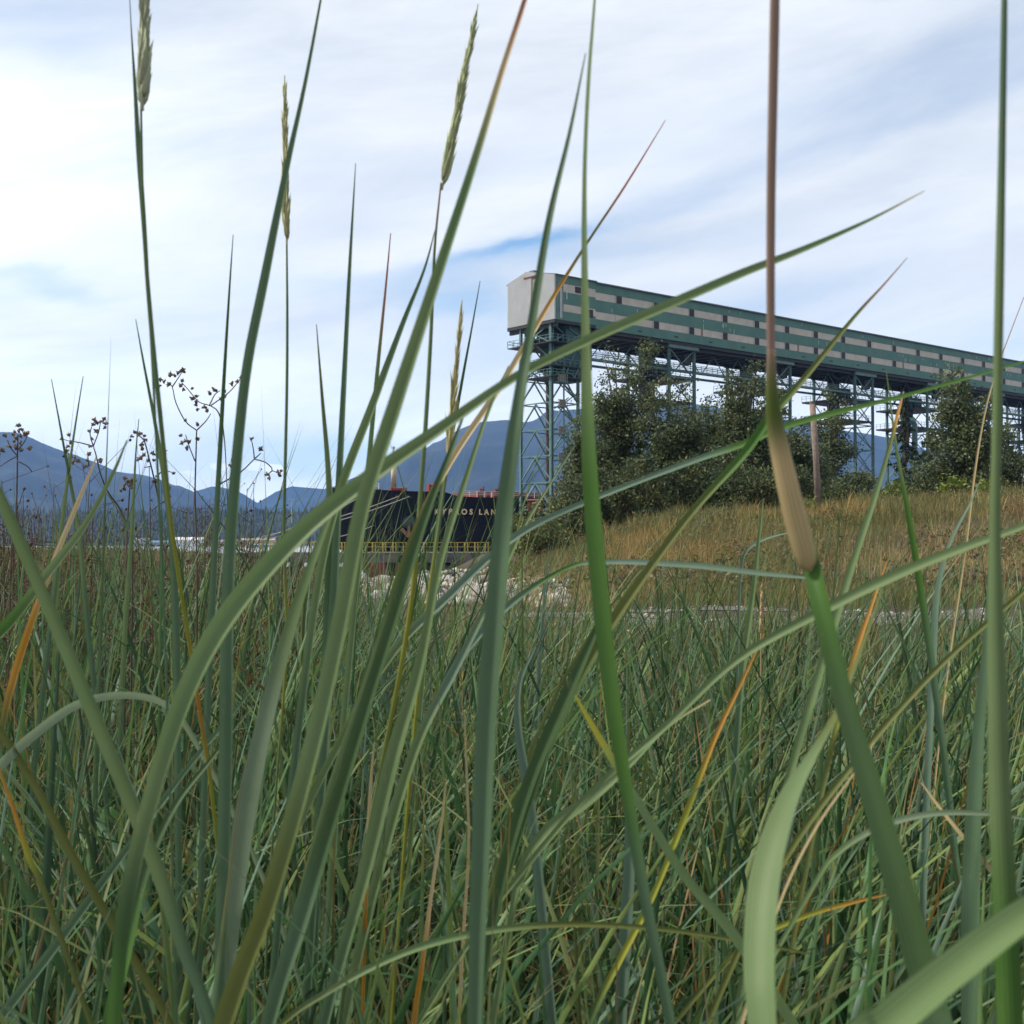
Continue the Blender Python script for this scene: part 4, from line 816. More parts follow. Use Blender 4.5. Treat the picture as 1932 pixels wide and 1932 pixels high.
# ------------------------------------------------------------------ traced foreground blades and stalks
CG = dict(g=(.185, .255, .120), b=(.115, .185, .110), d=(.075, .130, .055), l=(.185, .265, .120), s=(.090, .185, .045), p=(.22, .28, .19), t=(.60, .45, .26), o=(.50, .25, .05), r=(.42, .17, .12), y=(.34, .33, .05), m=(.38, .25, .215), u=(.17, .245, .19), w=(.155, .175, .055))
def catmull(pts, per=8):
    out = []; p = [2 * pts[0] - pts[1]] + pts + [2 * pts[-1] - pts[-2]]
    for i in range(1, len(p) - 2):
        for k in range(per):
            t = k / per; a, b, c, d = p[i - 1], p[i], p[i + 1], p[i + 2]; out.append(.5 * ((2 * b) + (c - a) * t + (2 * a - 5 * b + 4 * c - d) * t * t + (3 * b - a - 3 * c + d) * t ** 3))
    out.append(pts[-1]); return out
def path3(pts, d0, d1):
    """pts (x, y, width, colour) base -> tip on the survey frame; depth from d0 (base) to d1 (tip); grows on down to the soil"""
    n = len(pts); A = []
    for i, q in enumerate(pts):
        f = i / (n - 1); d = d0 + (d1 - d0) * f; p = P(q[0], q[1], d); A.append(np.array([p.x, p.y, p.z, .82 * q[2] * d / F, *CG[q[3]]]))
    # root extension
    ext = []; p = A[0][:3].copy(); v = A[0][:3] - A[1][:3]; v /= np.linalg.norm(v); wd = A[0][3]; col = A[0][4:]
    k = 0
    while p[2] > -.03 and k < 40:
        v = v * .80 + np.array([0, .02, -1]) * .20; v /= np.linalg.norm(v); p = p + v * .12; k += 1; ext.append(np.array([*p, wd * max(.6, 1 - .03 * k), *col]))
    return catmull(ext[::-1] + A, 6), len(ext)
def ribbon(name, pts, d0, d1, parent=None, twist=0.0, gut=.28):
    C_, _ = path3(pts, d0, d1); C_ = np.array(C_); n = len(C_); p = C_[:, :3]; wd = np.clip(C_[:, 3], .0002, 1); tg = np.gradient(p, axis=0); tg /= np.linalg.norm(tg, axis=1)[:, None] + 1e-9
    view = p - np.array([0, 0, CAMZ]); view /= np.linalg.norm(view, axis=1)[:, None]; sd_ = np.cross(tg, view); sd_ /= np.linalg.norm(sd_, axis=1)[:, None] + 1e-9
    for i in range(1, n):
        if sd_[i] @ sd_[i - 1] < 0: sd_[i] *= -1
    sd_[:] = (sd_ + np.roll(sd_, 1, 0) * .0); nr = np.cross(sd_, tg); a = .35 + twist * np.linspace(-1, 1, n); s2 = sd_ * np.cos(a)[:, None] + nr * np.sin(a)[:, None]; n2 = -sd_ * np.sin(a)[:, None] + nr * np.cos(a)[:, None]
    us = np.array([-1, -.5, 0, .5, 1]); V = np.zeros((n, 5, 3))
    for j, u_ in enumerate(us): V[:, j] = p + s2 * (wd / 2 * u_)[:, None] / max(.75, math.cos(.35)) + n2 * (wd * gut * (1 - u_ * u_))[:, None]
    uv = np.zeros((n, 5, 2)); uv[..., 0] = np.linspace(0, 1, 5); uv[..., 1] = np.linspace(0, 1, n)[:, None]
    b_ = (np.arange(n - 1)[:, None] * 5 + np.arange(4)[None]).ravel(); Fq = np.stack([b_, b_ + 1, b_ + 6, b_ + 5], 1); col = np.clip(np.repeat(C_[:, None, 4:7], 5, 1).reshape(-1, 3), .01, .9)
    return np_mesh(name, V.reshape(-1, 3), Fq, m_blade, parent, col, uv.reshape(-1, 2))
def stem(name, pts, d0, d1, parent=None):
    C_, _ = path3(pts, d0, d1); C_ = np.array(C_); p = C_[:, :3]; n = len(p); k = 10; tg = np.gradient(p, axis=0); tg /= np.linalg.norm(tg, axis=1)[:, None]; ref = np.cross(tg, np.array([0, 1.0, 0])); ref /= np.linalg.norm(ref, axis=1)[:, None]; bi = np.cross(tg, ref); a = np.arange(k) * 2 * np.pi / k
    V = p[:, None] + (ref[:, None] * np.cos(a)[None, :, None] + bi[:, None] * np.sin(a)[None, :, None]) * (np.clip(C_[:, 3], .0003, 1) / 2)[:, None, None]
    i, j = np.meshgrid(np.arange(n - 1), np.arange(k), indexing='ij'); b_ = (i * k + j).ravel(); b2 = (i * k + (j + 1) % k).ravel(); Fq = np.stack([b_, b2, b2 + k, b_ + k], 1); uv = np.zeros((n, k, 2)); uv[..., 0] = np.arange(k) / k * 2; uv[..., 1] = np.linspace(0, 1, n)[:, None]
    return np_mesh(name, V.reshape(-1, 3), Fq, m_blade, parent, np.clip(np.repeat(C_[:, None, 4:7], k, 1).reshape(-1, 3), .01, .9), uv.reshape(-1, 2))
def spike(name, a, b, d, wpx, parent, col=(.26, .27, .16), seed=0, n=34, slen=1.0):
    """seed head: overlapping pointed spikelets up both sides of the axis"""
    n = int(n * 1.7); r = random.Random(seed); pa, pb = P(*a, d), P(*b, d); ax = (pb - pa); Lh = ax.length; ax.normalize(); wd = wpx * d / F; sd0 = ax.cross(Vector((0, 1, 0))).normalized(); V = []; Fq = []; cc_ = []; k = 6
    for i in range(n):
        f = i / n; side = 1 if i % 2 else -1; an = (0 if side > 0 else math.pi) + r.uniform(-1.5, 1.5); rd = sd0 * math.cos(an) + sd0.cross(ax) * math.sin(an); sz = (1 - .55 * f) * r.uniform(.8, 1.2); p0 = pa + ax * (Lh * f * .93); dr = (ax * 1.0 + rd * r.uniform(.08, .22)).normalized(); sl_ = min(Lh * .16, .022) * sz * slen; sw = wd * .22 * sz
        u_ = dr.cross(Vector((0, 1, .1))).normalized(); v_ = dr.cross(u_); c = r.uniform(.75, 1.25); cl_ = tuple(x * c for x in col); p0 = p0 - ax * (Lh * .02) + rd * wd * .05
        b0 = len(V); V.append(tuple(p0)); cc_.append(cl_)
        for f2, rr_ in ((.25, .9), (.5, 1.0), (.78, .55)):
            for q_ in range(k): an2 = q_ * 6.2832 / k; V.append(tuple(p0 + dr * sl_ * f2 + (u_ * math.cos(an2) + v_ * math.sin(an2) * .7) * sw * rr_)); cc_.append(cl_)
        V.append(tuple(p0 + dr * sl_ * 1.25 + rd * sw * .3)); cc_.append(tuple(x * 1.3 for x in cl_)); e = len(V) - 1
        for q_ in range(k):
            q2 = (q_ + 1) % k; Fq.append((b0, b0 + 1 + q_, b0 + 1 + q2, b0 + 1 + q2))
            for rw_ in range(2): A_ = b0 + 1 + rw_ * k; Fq.append((A_ + q_, A_ + k + q_, A_ + k + q2, A_ + q2))
            A_ = b0 + 1 + 2 * k; Fq.append((A_ + q_, e, e, A_ + q2))
    b0 = len(V); k2 = 6
    for e_, rr_ in ((pa - ax * Lh * .04, .09), (pb, .04)):
        for q_ in range(k2): an2 = q_ * 6.2832 / k2; V.append(tuple(e_ + (sd0 * math.cos(an2) + sd0.cross(ax) * math.sin(an2)) * wd * rr_ * 1.3)); cc_.append(tuple(col))
    for q_ in range(k2): Fq.append((b0 + q_, b0 + (q_ + 1) % k2, b0 + k2 + (q_ + 1) % k2, b0 + k2 + q_))
    me = bpy.data.meshes.new(name); o0 = root_loc(parent); me.from_pydata([tuple(Vector(v) - o0) for v in V], [], [tuple(dict.fromkeys(f)) for f in Fq]); at_ = me.color_attributes.new('Col', 'FLOAT_COLOR', 'POINT'); at_.data.foreach_set('color', np.concatenate([np.array(cc_), np.ones((len(V), 1))], 1).astype(np.float32).ravel()); me.shade_smooth(); return link_mesh(name, me, m_grass, parent)
GG = 'broad foreground grass blades'
def blade(label, pts, d0, d1=None, tw=0.0, gut=.28):
    o = ribbon('grass_blade', pts, d0, d1 or d0, None, tw, gut); return tag(o, label, 'grass blade', GG)
blade('broad blade sweeping from bottom left centre to the top edge, tip pink', [(420, 1932, 44, 'w'), (505, 1700, 42, 'w'), (585, 1420, 40, 'g'), (635, 1200, 38, 'g'), (682, 960, 37, 'g'), (738, 785, 36, 'g'), (808, 570, 28, 'g'), (893, 310, 20, 'g'), (945, 140, 15, 't'), (990, 0, 12, 'r'), (1030, -140, 4, 'r')], .52, .56, .2)
blade('dark upright grass blade narrowing to a point above the two left seed stalks', [(412, 1932, 24, 'b'), (424, 1500, 30, 'b'), (428, 1200, 29, 'b'), (436, 1000, 27, 'b'), (462, 720, 24, 'b'), (500, 520, 22, 'b'), (540, 320, 15, 'b'), (575, 160, 10, 'b'), (605, 0, 6, 'b'), (620, -90, 2, 'b')], .75, .8, .3)
blade('very long arching blade crossing the tower and gallery to its tip at the right', [(215, 1932, 30, 's'), (235, 1720, 34, 'd'), (275, 1540, 36, 'g'), (340, 1330, 42, 'l'), (425, 1165, 48, 'l'), (560, 1010, 44, 'l'), (690, 905, 38, 'l'), (820, 815, 30, 'g'), (970, 712, 22, 'g'), (1100, 645, 26, 'g'), (1260, 575, 26, 'g'), (1400, 515, 24, 'g'), (1520, 468, 18, 'g'), (1640, 415, 10, 'g'), (1745, 360, 3, 't')], .52, .60, .5)
blade('light green blade leaning in from the left edge down to the lower left', [(400, 1932, 24, 'b'), (350, 1800, 30, 'b'), (300, 1650, 33, 'g'), (240, 1500, 33, 'g'), (160, 1310, 33, 'l'), (80, 1120, 30, 'g'), (0, 940, 28, 'g'), (-70, 790, 20, 'g'), (-120, 680, 8, 'g')], .62, .55, .2)
blade('narrow olive blade slanting from the left edge to the bottom', [(320, 1932, 18, 'w'), (240, 1790, 20, 'w'), (150, 1640, 20, 'w'), (70, 1490, 18, 'w'), (0, 1380, 16, 'w'), (-90, 1230, 6, 'w')], .85, .85)
blade('wide dark blue green blade just left of the tower, tip beside the thin tall stem', [(895, 1932, 34, 'b'), (905, 1650, 42, 'b'), (918, 1350, 48, 'b'), (938, 1100, 46, 'b'), (955, 930, 40, 'b'), (978, 760, 30, 'b'), (998, 640, 23, 'b'), (1035, 420, 17, 'b'), (1075, 250, 10, 'b'), (1105, 100, 3, 'b')], .5, .58, .25)
blade('bright green strap blade rising straight through the middle right to the top edge', [(1265, 1932, 22, 'b'), (1218, 1700, 26, 'b'), (1180, 1480, 30, 's'), (1150, 1280, 38, 's'), (1128, 1080, 42, 's'), (1112, 880, 38, 's'), (1106, 700, 27, 'g'), (1103, 520, 18, 'g'), (1103, 330, 12, 'g'), (1110, 160, 11, 'g'), (1122, 0, 8, 'g'), (1130, -120, 3, 'g')], .55, .6, .5, .15)
blade('big pale blurred blade crossing the bottom right corner', [(1560, 2040, 90, 'l'), (1680, 1925, 88, 'l'), (1800, 1825, 82, 'l'), (1932, 1725, 72, 'l'), (2080, 1640, 55, 'l'), (2250, 1560, 20, 'l')], .30, .34, .2)
blade('dark blade with reddish tip crossing up to the right under the gallery end', [(1000, 1500, 24, 'd'), (1060, 1340, 32, 'd'), (1150, 1180, 26, 'w'), (1290, 985, 18, 'w'), (1400, 860, 22, 's'), (1450, 790, 24, 's'), (1520, 710, 16, 'w'), (1610, 600, 10, 'w'), (1665, 540, 6, 'm'), (1712, 486, 2, 'm')], .9, .8, .4)
blade('arching blade with pale underside running right across the tree group', [(560, 1560, 16, 'g'), (720, 1260, 18, 'g'), (850, 1120, 20, 'u'), (975, 1010, 18, 'u'), (1110, 945, 14, 'u'), (1300, 872, 16, 'u'), (1400, 838, 20, 's'), (1500, 798, 20, 's'), (1700, 748, 14, 's'), (1870, 700, 10, 's'), (1990, 665, 4, 's')], .95, .85, .7)
blade('green blade sweeping from the centre to the right edge below the slope', [(1090, 1520, 14, 'g'), (1250, 1375, 16, 'g'), (1390, 1245, 18, 'g'), (1560, 1148, 24, 'g'), (1700, 1080, 26, 'g'), (1820, 1032, 22, 'g'), (1932, 992, 16, 'g'), (2080, 930, 5, 'g')], .8, .7, .3)
blade('blade bent over flat in front of the gravel path', [(780, 1420, 14, 'u'), (860, 1255, 18, 'u'), (950, 1150, 18, 'u'), (1060, 1076, 10, 's'), (1140, 1060, 13, 'u'), (1300, 1066, 16, 'u'), (1440, 1082, 14, 'u'), (1540, 1092, 5, 'u')], 1.1, .9, .4)
blade('pale striped wide blade left of centre standing in the dense grass', [(425, 1900, 30, 'p'), (437, 1740, 40, 'p'), (462, 1540, 50, 'p'), (500, 1360, 40, 'p'), (548, 1180, 30, 'g'), (596, 1040, 18, 'g'), (640, 930, 8, 'g')], .85, .85, .2, .1)
blade('dark leaning blade in the lower middle left', [(505, 1932, 34, 'b'), (565, 1740, 40, 'b'), (620, 1560, 34, 'd'), (690, 1330, 30, 'd'), (750, 1140, 26, 'd'), (800, 980, 22, 'd'), (850, 850, 12, 'd'), (880, 770, 4, 'd')], .7, .75, .3)
blade('twin light green blade rising beside the dark leaning one', [(610, 1932, 26, 'b'), (690, 1640, 30, 'g'), (740, 1430, 36, 'g'), (790, 1260, 26, 'g'), (830, 1060, 18, 'g'), (880, 900, 14, 'g'), (920, 780, 10, 'g'), (960, 690, 4, 'g')], .8, .85, .4)
blade('slim upright blade with fine point between the seed stalk and the pink tipped blade', [(590, 1700, 20, 'b'), (612, 1400, 22, 'b'), (628, 1150, 21, 'b'), (640, 900, 17, 'b'), (650, 700, 13, 'b'), (660, 500, 9, 'b'), (671, 308, 2, 'b')], 1.0, 1.05, .3)
blade('short pointed blade with brownish edge in front of the ship bow', [(600, 1600, 18, 'b'), (612, 1300, 20, 'b'), (622, 1040, 18, 'd'), (620, 900, 14, 'g'), (608, 750, 8, 'w'), (597, 612, 2, 'w')], 1.1, 1.1, .2)
blade('thin red tipped blade left of the seed head with the bent neck', [(640, 1450, 16, 'g'), (668, 1150, 14, 'g'), (693, 900, 12, 'g'), (712, 700, 9, 'g'), (728, 540, 5, 'r'), (737, 440, 2, 'r')], 1.2, 1.2)
blade('blade leaning right to meet the third seed stalk', [(560, 1400, 18, 'b'), (600, 1100, 20, 'g'), (640, 930, 22, 'g'), (700, 770, 20, 'g'), (760, 610, 13, 'b'), (800, 510, 7, 'b'), (822, 430, 2, 'b')], .95, .95, .3)
blade('fine dark pointed blade rising left of the broad upright one', [(385, 1500, 15, 'b'), (397, 1200, 16, 'b'), (408, 980, 13, 'b'), (420, 760, 9, 'd'), (432, 560, 5, 'd'), (440, 442, 1.5, 'd')], 1.2, 1.2)
blade('leaf with hairline tip left of the tallest seed stalk', [(335, 1450, 16, 'b'), (332, 1200, 17, 'b'), (322, 1000, 14, 'b'), (298, 830, 9, 'g'), (272, 690, 5, 'd'), (256, 602, 1.5, 'd')], 1.2, 1.2)
blade('thin grey blade behind the withered seed head', [(800, 1250, 11, 'g'), (830, 960, 10, 'g'), (868, 740, 7, 'd'), (890, 620, 4, 'd'), (906, 530, 1.5, 'd')], 1.5, 1.5)
blade('tan and red grass leaf crossing in front of the white head house', [(620, 1500, 16, 'g'), (700, 1260, 16, 'g'), (780, 1010, 16, 'w'), (850, 870, 16, 't'), (940, 735, 15, 't'), (1000, 635, 14, 't'), (1050, 550, 10, 'o'), (1110, 455, 7, 'w'), (1180, 350, 6, 'r'), (1256, 226, 2, 'r')], .9, .95, .3)
blade('broad folded leaf hanging over in the lower right', [(1440, 2000, 66, 'l'), (1432, 1800, 74, 'l'), (1445, 1640, 72, 'g'), (1485, 1510, 50, 'g'), (1532, 1425, 26, 'g'), (1580, 1340, 16, 'w'), (1630, 1210, 10, 'w'), (1665, 1110, 5, 'w')], .40, .55, .4, .12)
blade('golden yellow dying blade slanting up in the lower centre right', [(1110, 1932, 16, 'd'), (1170, 1810, 15, 'y'), (1232, 1690, 13, 'y'), (1300, 1520, 14, 'y'), (1350, 1390, 11, 'o'), (1400, 1285, 8, 'o'), (1442, 1195, 3, 'o')], .85, .9)
blade('yellow green leaf with cut tip falling to the right in the lower centre', [(1410, 1800, 26, 'l'), (1290, 1650, 24, 'l'), (1190, 1490, 20, 'l'), (1130, 1390, 17, 'y'), (1085, 1312, 7, 'y')], .7, .75, .3)
blade('dark diagonal blade below the ship right of the centre', [(900, 1900, 24, 'd'), (950, 1640, 26, 'd'), (1000, 1470, 30, 'd'), (1060, 1330, 32, 'd'), (1110, 1220, 20, 'd'), (1150, 1130, 8, 'd')], .8, .8, .2)
blade('thin horizontal blade arching low across the bottom', [(500, 1960, 12, 'w'), (620, 1870, 15, 'g'), (760, 1798, 17, 'l'), (900, 1760, 16, 'l'), (1060, 1744, 13, 'w'), (1240, 1752, 11, 'w'), (1400, 1775, 9, 'w'), (1530, 1800, 4, 'w')], .75, .75)
blade('pale arching leaf bending to the left edge above the lower left corner', [(380, 1420, 12, 'p'), (320, 1335, 15, 'p'), (240, 1312, 18, 'p'), (150, 1328, 22, 'p'), (70, 1382, 26, 'p'), (0, 1445, 26, 'p'), (-60, 1510, 10, 'p')], 1.0, .8, .4)
blade('orange tipped leaf beside the dry sheath at the right', [(1560, 1450, 12, 'w'), (1590, 1330, 12, 'y'), (1615, 1230, 12, 'o'), (1645, 1140, 8, 'o'), (1673, 1058, 3, 'o')], .95, 1.0)
blade('leaning blade with withered orange tip in front of the spruces', [(1480, 1500, 18, 'g'), (1540, 1290, 20, 'g'), (1600, 1090, 18, 'g'), (1650, 940, 13, 'g'), (1682, 830, 9, 'w'), (1694, 780, 8, 'o'), (1705, 738, 3, 'm')], .95, 1.0, .2)
blade('green blade standing before the brown slope right of the wooden post', [(1790, 1500, 16, 'b'), (1762, 1280, 17, 'b'), (1735, 1100, 17, 's'), (1712, 960, 13, 's'), (1692, 850, 8, 'g'), (1672, 700, 2, 'g')], 1.1, 1.1, .3)
blade('pale arch leaf ending on the right stalk near the bottom', [(1530, 1680, 12, 'l'), (1580, 1610, 15, 'l'), (1660, 1560, 16, 'p'), (1760, 1535, 15, 'p'), (1870, 1535, 12, 'p'), (1950, 1548, 4, 'p')], .8, .8, .3)
blade('olive stem like blade rising diagonally to the right edge', [(1400, 1780, 14, 'w'), (1500, 1590, 15, 'w'), (1640, 1405, 15, 'w'), (1780, 1250, 13, 'w'), (1932, 1115, 10, 'w'), (2040, 1010, 3, 'w')], .8, .8)
blade('slender tan straw curving down through the lower right', [(1385, 1990, 8, 't'), (1430, 1830, 7, 't'), (1480, 1680, 6, 't'), (1540, 1560, 6, 't'), (1610, 1460, 4, 't'), (1650, 1400, 2, 't')], .55, .6)
blade('tan dying leaf along the left edge', [(0, 1390, 14, 'w'), (25, 1280, 16, 'o'), (60, 1170, 15, 'o'), (105, 1050, 12, 't'), (150, 940, 9, 't'), (182, 862, 3, 't')], .9, .95)
blade('soft green blade leaning right near the left edge', [(-60, 1260, 24, 's'), (20, 1170, 24, 's'), (90, 1080, 20, 'g'), (160, 990, 14, 'g'), (210, 900, 9, 'g'), (240, 830, 3, 'l')], .85, .9)
blade('thin blade with hairlike tip above the left hill', [(70, 1400, 12, 'b'), (95, 1180, 12, 'b'), (118, 980, 9, 'g'), (138, 830, 5, 'g'), (157, 710, 1.5, 'd')], 1.8, 1.8)
blade('fine blade leaning left above the left hill', [(190, 1400, 12, 'b'), (165, 1180, 12, 'b'), (148, 1000, 9, 'g'), (120, 840, 5, 'd'), (97, 715, 1.5, 'd')], 1.8, 1.8)
blade('tall hair thin blade against the left mountain', [(225, 1450, 12, 'b'), (235, 1200, 12, 'g'), (248, 1010, 9, 'g'), (256, 860, 4, 'g'), (262, 790, 1.5, 'd')], 2.0, 2.0)
blade('blue curled leaf in front of the slope at the right', [(1752, 1420, 16, 'u'), (1760, 1250, 19, 'u'), (1768, 1120, 18, 'u'), (1790, 1030, 13, 'u'), (1830, 950, 8, 'u'), (1852, 900, 2, 'u')], 1.2, 1.2, .9)
blade('small blue leaf curling right before the slope', [(1392, 1240, 6, 'u'), (1396, 1100, 7, 'u'), (1405, 1045, 9, 'u'), (1440, 1018, 9, 'u'), (1500, 1002, 3, 'u')], 1.9, 1.8, .6)
blade('yellow pointed leaf lying near level in the lower right', [(1330, 1860, 12, 'w'), (1420, 1775, 12, 'y'), (1520, 1728, 11, 'y'), (1610, 1702, 9, 'o'), (1675, 1687, 3, 'o')], .9, .9)
blade('straw leaf crossing the base of the right stalk', [(1940, 1730, 9, 'w'), (1868, 1640, 11, 't'), (1810, 1570, 9, 't'), (1770, 1520, 7, 't'), (1738, 1476, 3, 't')], .8, .85)
blade('long thin straw blade in front of the right hand trees', [(1790, 1250, 5, 't'), (1820, 1050, 5, 't'), (1838, 900, 5, 't'), (1856, 790, 4, 't'), (1880, 700, 3, 't'), (1932, 560, 1.5, 'r')], 1.6, 1.6)
blade('green blade leaning across the brown slope left of the dry sheath', [(1390, 1400, 14, 'b'), (1402, 1250, 15, 'g'), (1420, 1120, 12, 'g'), (1432, 1010, 8, 'g'), (1440, 940, 2, 'g')], 1.4, 1.4)
blade('bluish blade half hidden in the grass under the boulders', [(1020, 1700, 24, 'u'), (1000, 1520, 26, 'u'), (978, 1380, 20, 'u'), (980, 1290, 12, 'u'), (1010, 1220, 4, 'u')], 1.0, 1.0, .3)
blade('wide blue grey leaf standing low beside the dark diagonal blade', [(1170, 1932, 30, 'u'), (1180, 1760, 32, 'u'), (1188, 1600, 26, 'u'), (1182, 1500, 14, 'u'), (1175, 1430, 5, 'u')], 1.0, 1.0, .3)
blade('thick green blade behind the right stalk', [(1830, 1900, 40, 'b'), (1832, 1650, 42, 'b'), (1845, 1400, 30, 'b'), (1862, 1200, 18, 'b'), (1870, 1030, 8, 'b')], .8, .85, .3)
blade('orange straw in the bottom centre', [(780, 1932, 13, 'o'), (795, 1830, 11, 'o'), (812, 1700, 8, 't'), (832, 1560, 6, 't'), (842, 1470, 2, 't')], .8, .8)
blade('upright tan straw left of centre bottom', [(690, 1700, 8, 'o'), (694, 1580, 9, 't'), (700, 1470, 6, 't'), (706, 1400, 2, 't')], .95, .95)
blade('pale upright straw right of the orange one', [(872, 1800, 7, 't'), (884, 1600, 6, 't'), (880, 1450, 5, 't'), (876, 1340, 2, 't')], .9, .9)
blade('orange pointed leaf at the left edge low down', [(90, 1700, 13, 'w'), (55, 1620, 13, 'y'), (30, 1540, 10, 'o'), (5, 1470, 6, 'o'), (-10, 1420, 2, 'o')], .8, .8)
blade('dark green blade at the lower left crossing the pale one', [(200, 1960, 32, 's'), (235, 1800, 32, 's'), (275, 1640, 24, 'd'), (330, 1520, 16, 'd'), (400, 1430, 10, 'd'), (470, 1340, 3, 'd')], .7, .8, .3)
blade('long straight blade leaning left to right in the lower left', [(-40, 1980, 22, 'b'), (100, 1790, 22, 'b'), (240, 1600, 16, 'b'), (360, 1440, 12, 'b'), (460, 1320, 6, 'b'), (520, 1240, 2, 'b')], .85, .9)
blade('green blade in the middle below the boulders leaning right', [(700, 1700, 24, 'g'), (780, 1420, 24, 'g'), (860, 1260, 20, 'u'), (930, 1120, 14, 'g'), (985, 1000, 10, 'g'), (1040, 910, 5, 'g'), (1085, 840, 2, 'g')], .95, 1.0, .4)
blade('curved green leaf arcing over in the lower centre', [(960, 1760, 14, 'g'), (985, 1640, 24, 'g'), (1040, 1560, 30, 'g'), (1110, 1510, 26, 'g'), (1180, 1450, 16, 'g'), (1260, 1370, 10, 'g'), (1340, 1320, 4, 't')], .9, .95, .3)

GS = 'tall flowering stalks with seed heads'
def stalk(label, pts, d0, d1, head=None, wpx=20, col=(.26, .27, .16), seed=1, leaf=None, n=34, slen=1.0, sheath=None):
    b = path3(pts, d0, d1)[0][0]; t = thing('seed_stalk', (b[0], b[1], 0), label, 'grass stalk', GS); stem('stem', pts, d0, d1, t)
    if head: spike('seed_head', head[0], head[1], d1, wpx, t, col, seed, n, slen)
    if leaf: ribbon('leaf', leaf, d0, d1, t)
    return t
stalk('tallest seed stalk at the left whose thick head reaches the top edge, yellow lower down', [(420, 1700, 9, 'y'), (398, 1480, 9, 'y'), (375, 1330, 9, 'o'), (352, 1180, 9, 'y'), (326, 1010, 9, 'y'), (306, 820, 11, 'g'), (284, 600, 11, 'g'), (270, 400, 8, 'g'), (266, 200, 5, 'g')], .85, .8, ((268, 198), (276, -60)), 36, (.34, .37, .25), 3, None, 40, 1.5)
ribbon('leaf', [(285, 640, 6, 'b'), (272, 430, 11, 'b'), (262, 290, 12, 'b'), (255, 170, 8, 'b'), (248, 60, 3, 'd'), (244, -20, 1.5, 'd')], .82, .82, [o for o in C.objects if o.name.startswith('seed_stalk')][-1])
stalk('slim upright seed stalk whose long narrow head is crossed by the dark blade', [(520, 1500, 6, 'g'), (540, 1230, 7, 'y'), (536, 1000, 8, 'g'), (541, 750, 7, 'g'), (542, 600, 6, 'g'), (541, 448, 4, 'g')], 1.15, 1.15, ((541, 450), (537, 142)), 17, (.40, .40, .22), 4, None, 46, 1.0)
stalk('seed stalk with green head leaning right in the upper middle', [(690, 1600, 10, 'g'), (770, 1180, 11, 'y'), (796, 900, 11, 'g'), (812, 650, 9, 'g'), (820, 470, 6, 'w'), (832, 345, 4, 'm')], .9, .95, ((836, 345), (902, 8)), 20, (.36, .40, .23), 5, None, 52, 1.0)
stalk('shorter seed stalk with thin withered head left of the tower', [(780, 1400, 8, 'y'), (806, 1150, 9, 'y'), (830, 980, 8, 'g'), (846, 860, 5, 'w')], 1.0, 1.05, ((845, 868), (872, 566)), 14, (.40, .37, .18), 6, None, 44, 1.0)
stalk('stubby tan seed head standing before the gravel path', [(1434, 1500, 4, 't'), (1435, 1340, 4, 't'), (1436, 1190, 3, 't')], 1.9, 1.9, ((1436, 1195), (1438, 1098)), 15, (.46, .34, .20), 7, None, 34, .8)
t = thing('dry_stalk', (P(1760, 1932, .42).x, .42, 0), 'thick stalk with mauve stem and peeling dry tan sheath over its green base', 'grass stalk', GS)
ribbon('green_base', [(1800, 2060, 66, 'b'), (1745, 1850, 70, 'd'), (1690, 1650, 64, 'd'), (1640, 1480, 56, 'd'), (1592, 1320, 50, 'd'), (1550, 1150, 44, 's'), (1530, 1060, 40, 's'), (1522, 1020, 22, 's')], .42, .50, t, .2)
ribbon('dry_sheath', [(1524, 1072, 26, 't'), (1515, 1045, 36, 't'), (1492, 960, 37, 't'), (1475, 880, 34, 't'), (1462, 800, 30, 'o'), (1456, 720, 20, 'w'), (1456, 650, 14, 'm')], .48, .5, t, .3) if False else None
def seg_ribbon(name, pts, d, parent, m=m_blade):
    A = [np.array([*P(q[0], q[1], d), q[2] * d / F, *CG[q[3]]]) for q in pts]; C_ = np.array(catmull(A, 8)); C_[:, 3] *= .97; n = len(C_); p = C_[:, :3]; tg = np.gradient(p, axis=0); tg /= np.linalg.norm(tg, axis=1)[:, None]; ref = np.cross(tg, np.array([0, 1.0, 0])); ref /= np.linalg.norm(ref, axis=1)[:, None]; bi = np.cross(tg, ref); k = 12; a = np.arange(k) * 2 * np.pi / k
    V = p[:, None] + (ref[:, None] * np.cos(a)[None, :, None] + bi[:, None] * np.sin(a)[None, :, None] * .6) * (np.clip(C_[:, 3], .0003, 1) / 2)[:, None, None]
    i, j = np.meshgrid(np.arange(n - 1), np.arange(k), indexing='ij'); b_ = (i * k + j).ravel(); b2 = (i * k + (j + 1) % k).ravel(); uv = np.zeros((n, k, 2)); uv[..., 0] = np.arange(k) / k * 2; uv[..., 1] = np.linspace(0, 1, n)[:, None]
    return np_mesh(name, V.reshape(-1, 3), np.stack([b_, b2, b2 + k, b_ + k], 1), m, parent, np.clip(np.repeat(C_[:, None, 4:7], k, 1).reshape(-1, 3), .01, .9), uv.reshape(-1, 2))
seg_ribbon('dry_sheath', [(1530, 1078, 6, 't'), (1524, 1062, 34, 't'), (1512, 1020, 44, 't'), (1494, 950, 44, 't'), (1476, 870, 40, 't'), (1462, 800, 34, 'w'), (1456, 730, 24, 'w'), (1455, 660, 16, 'm')], .487, t)
seg_ribbon('stem', [(1466, 820, 14, 'w'), (1456, 700, 16, 'm'), (1454, 550, 17, 'm'), (1455, 350, 18, 'm'), (1459, 150, 19, 'm'), (1462, 0, 19, 'm'), (1464, -120, 14, 'm')], .495, t)
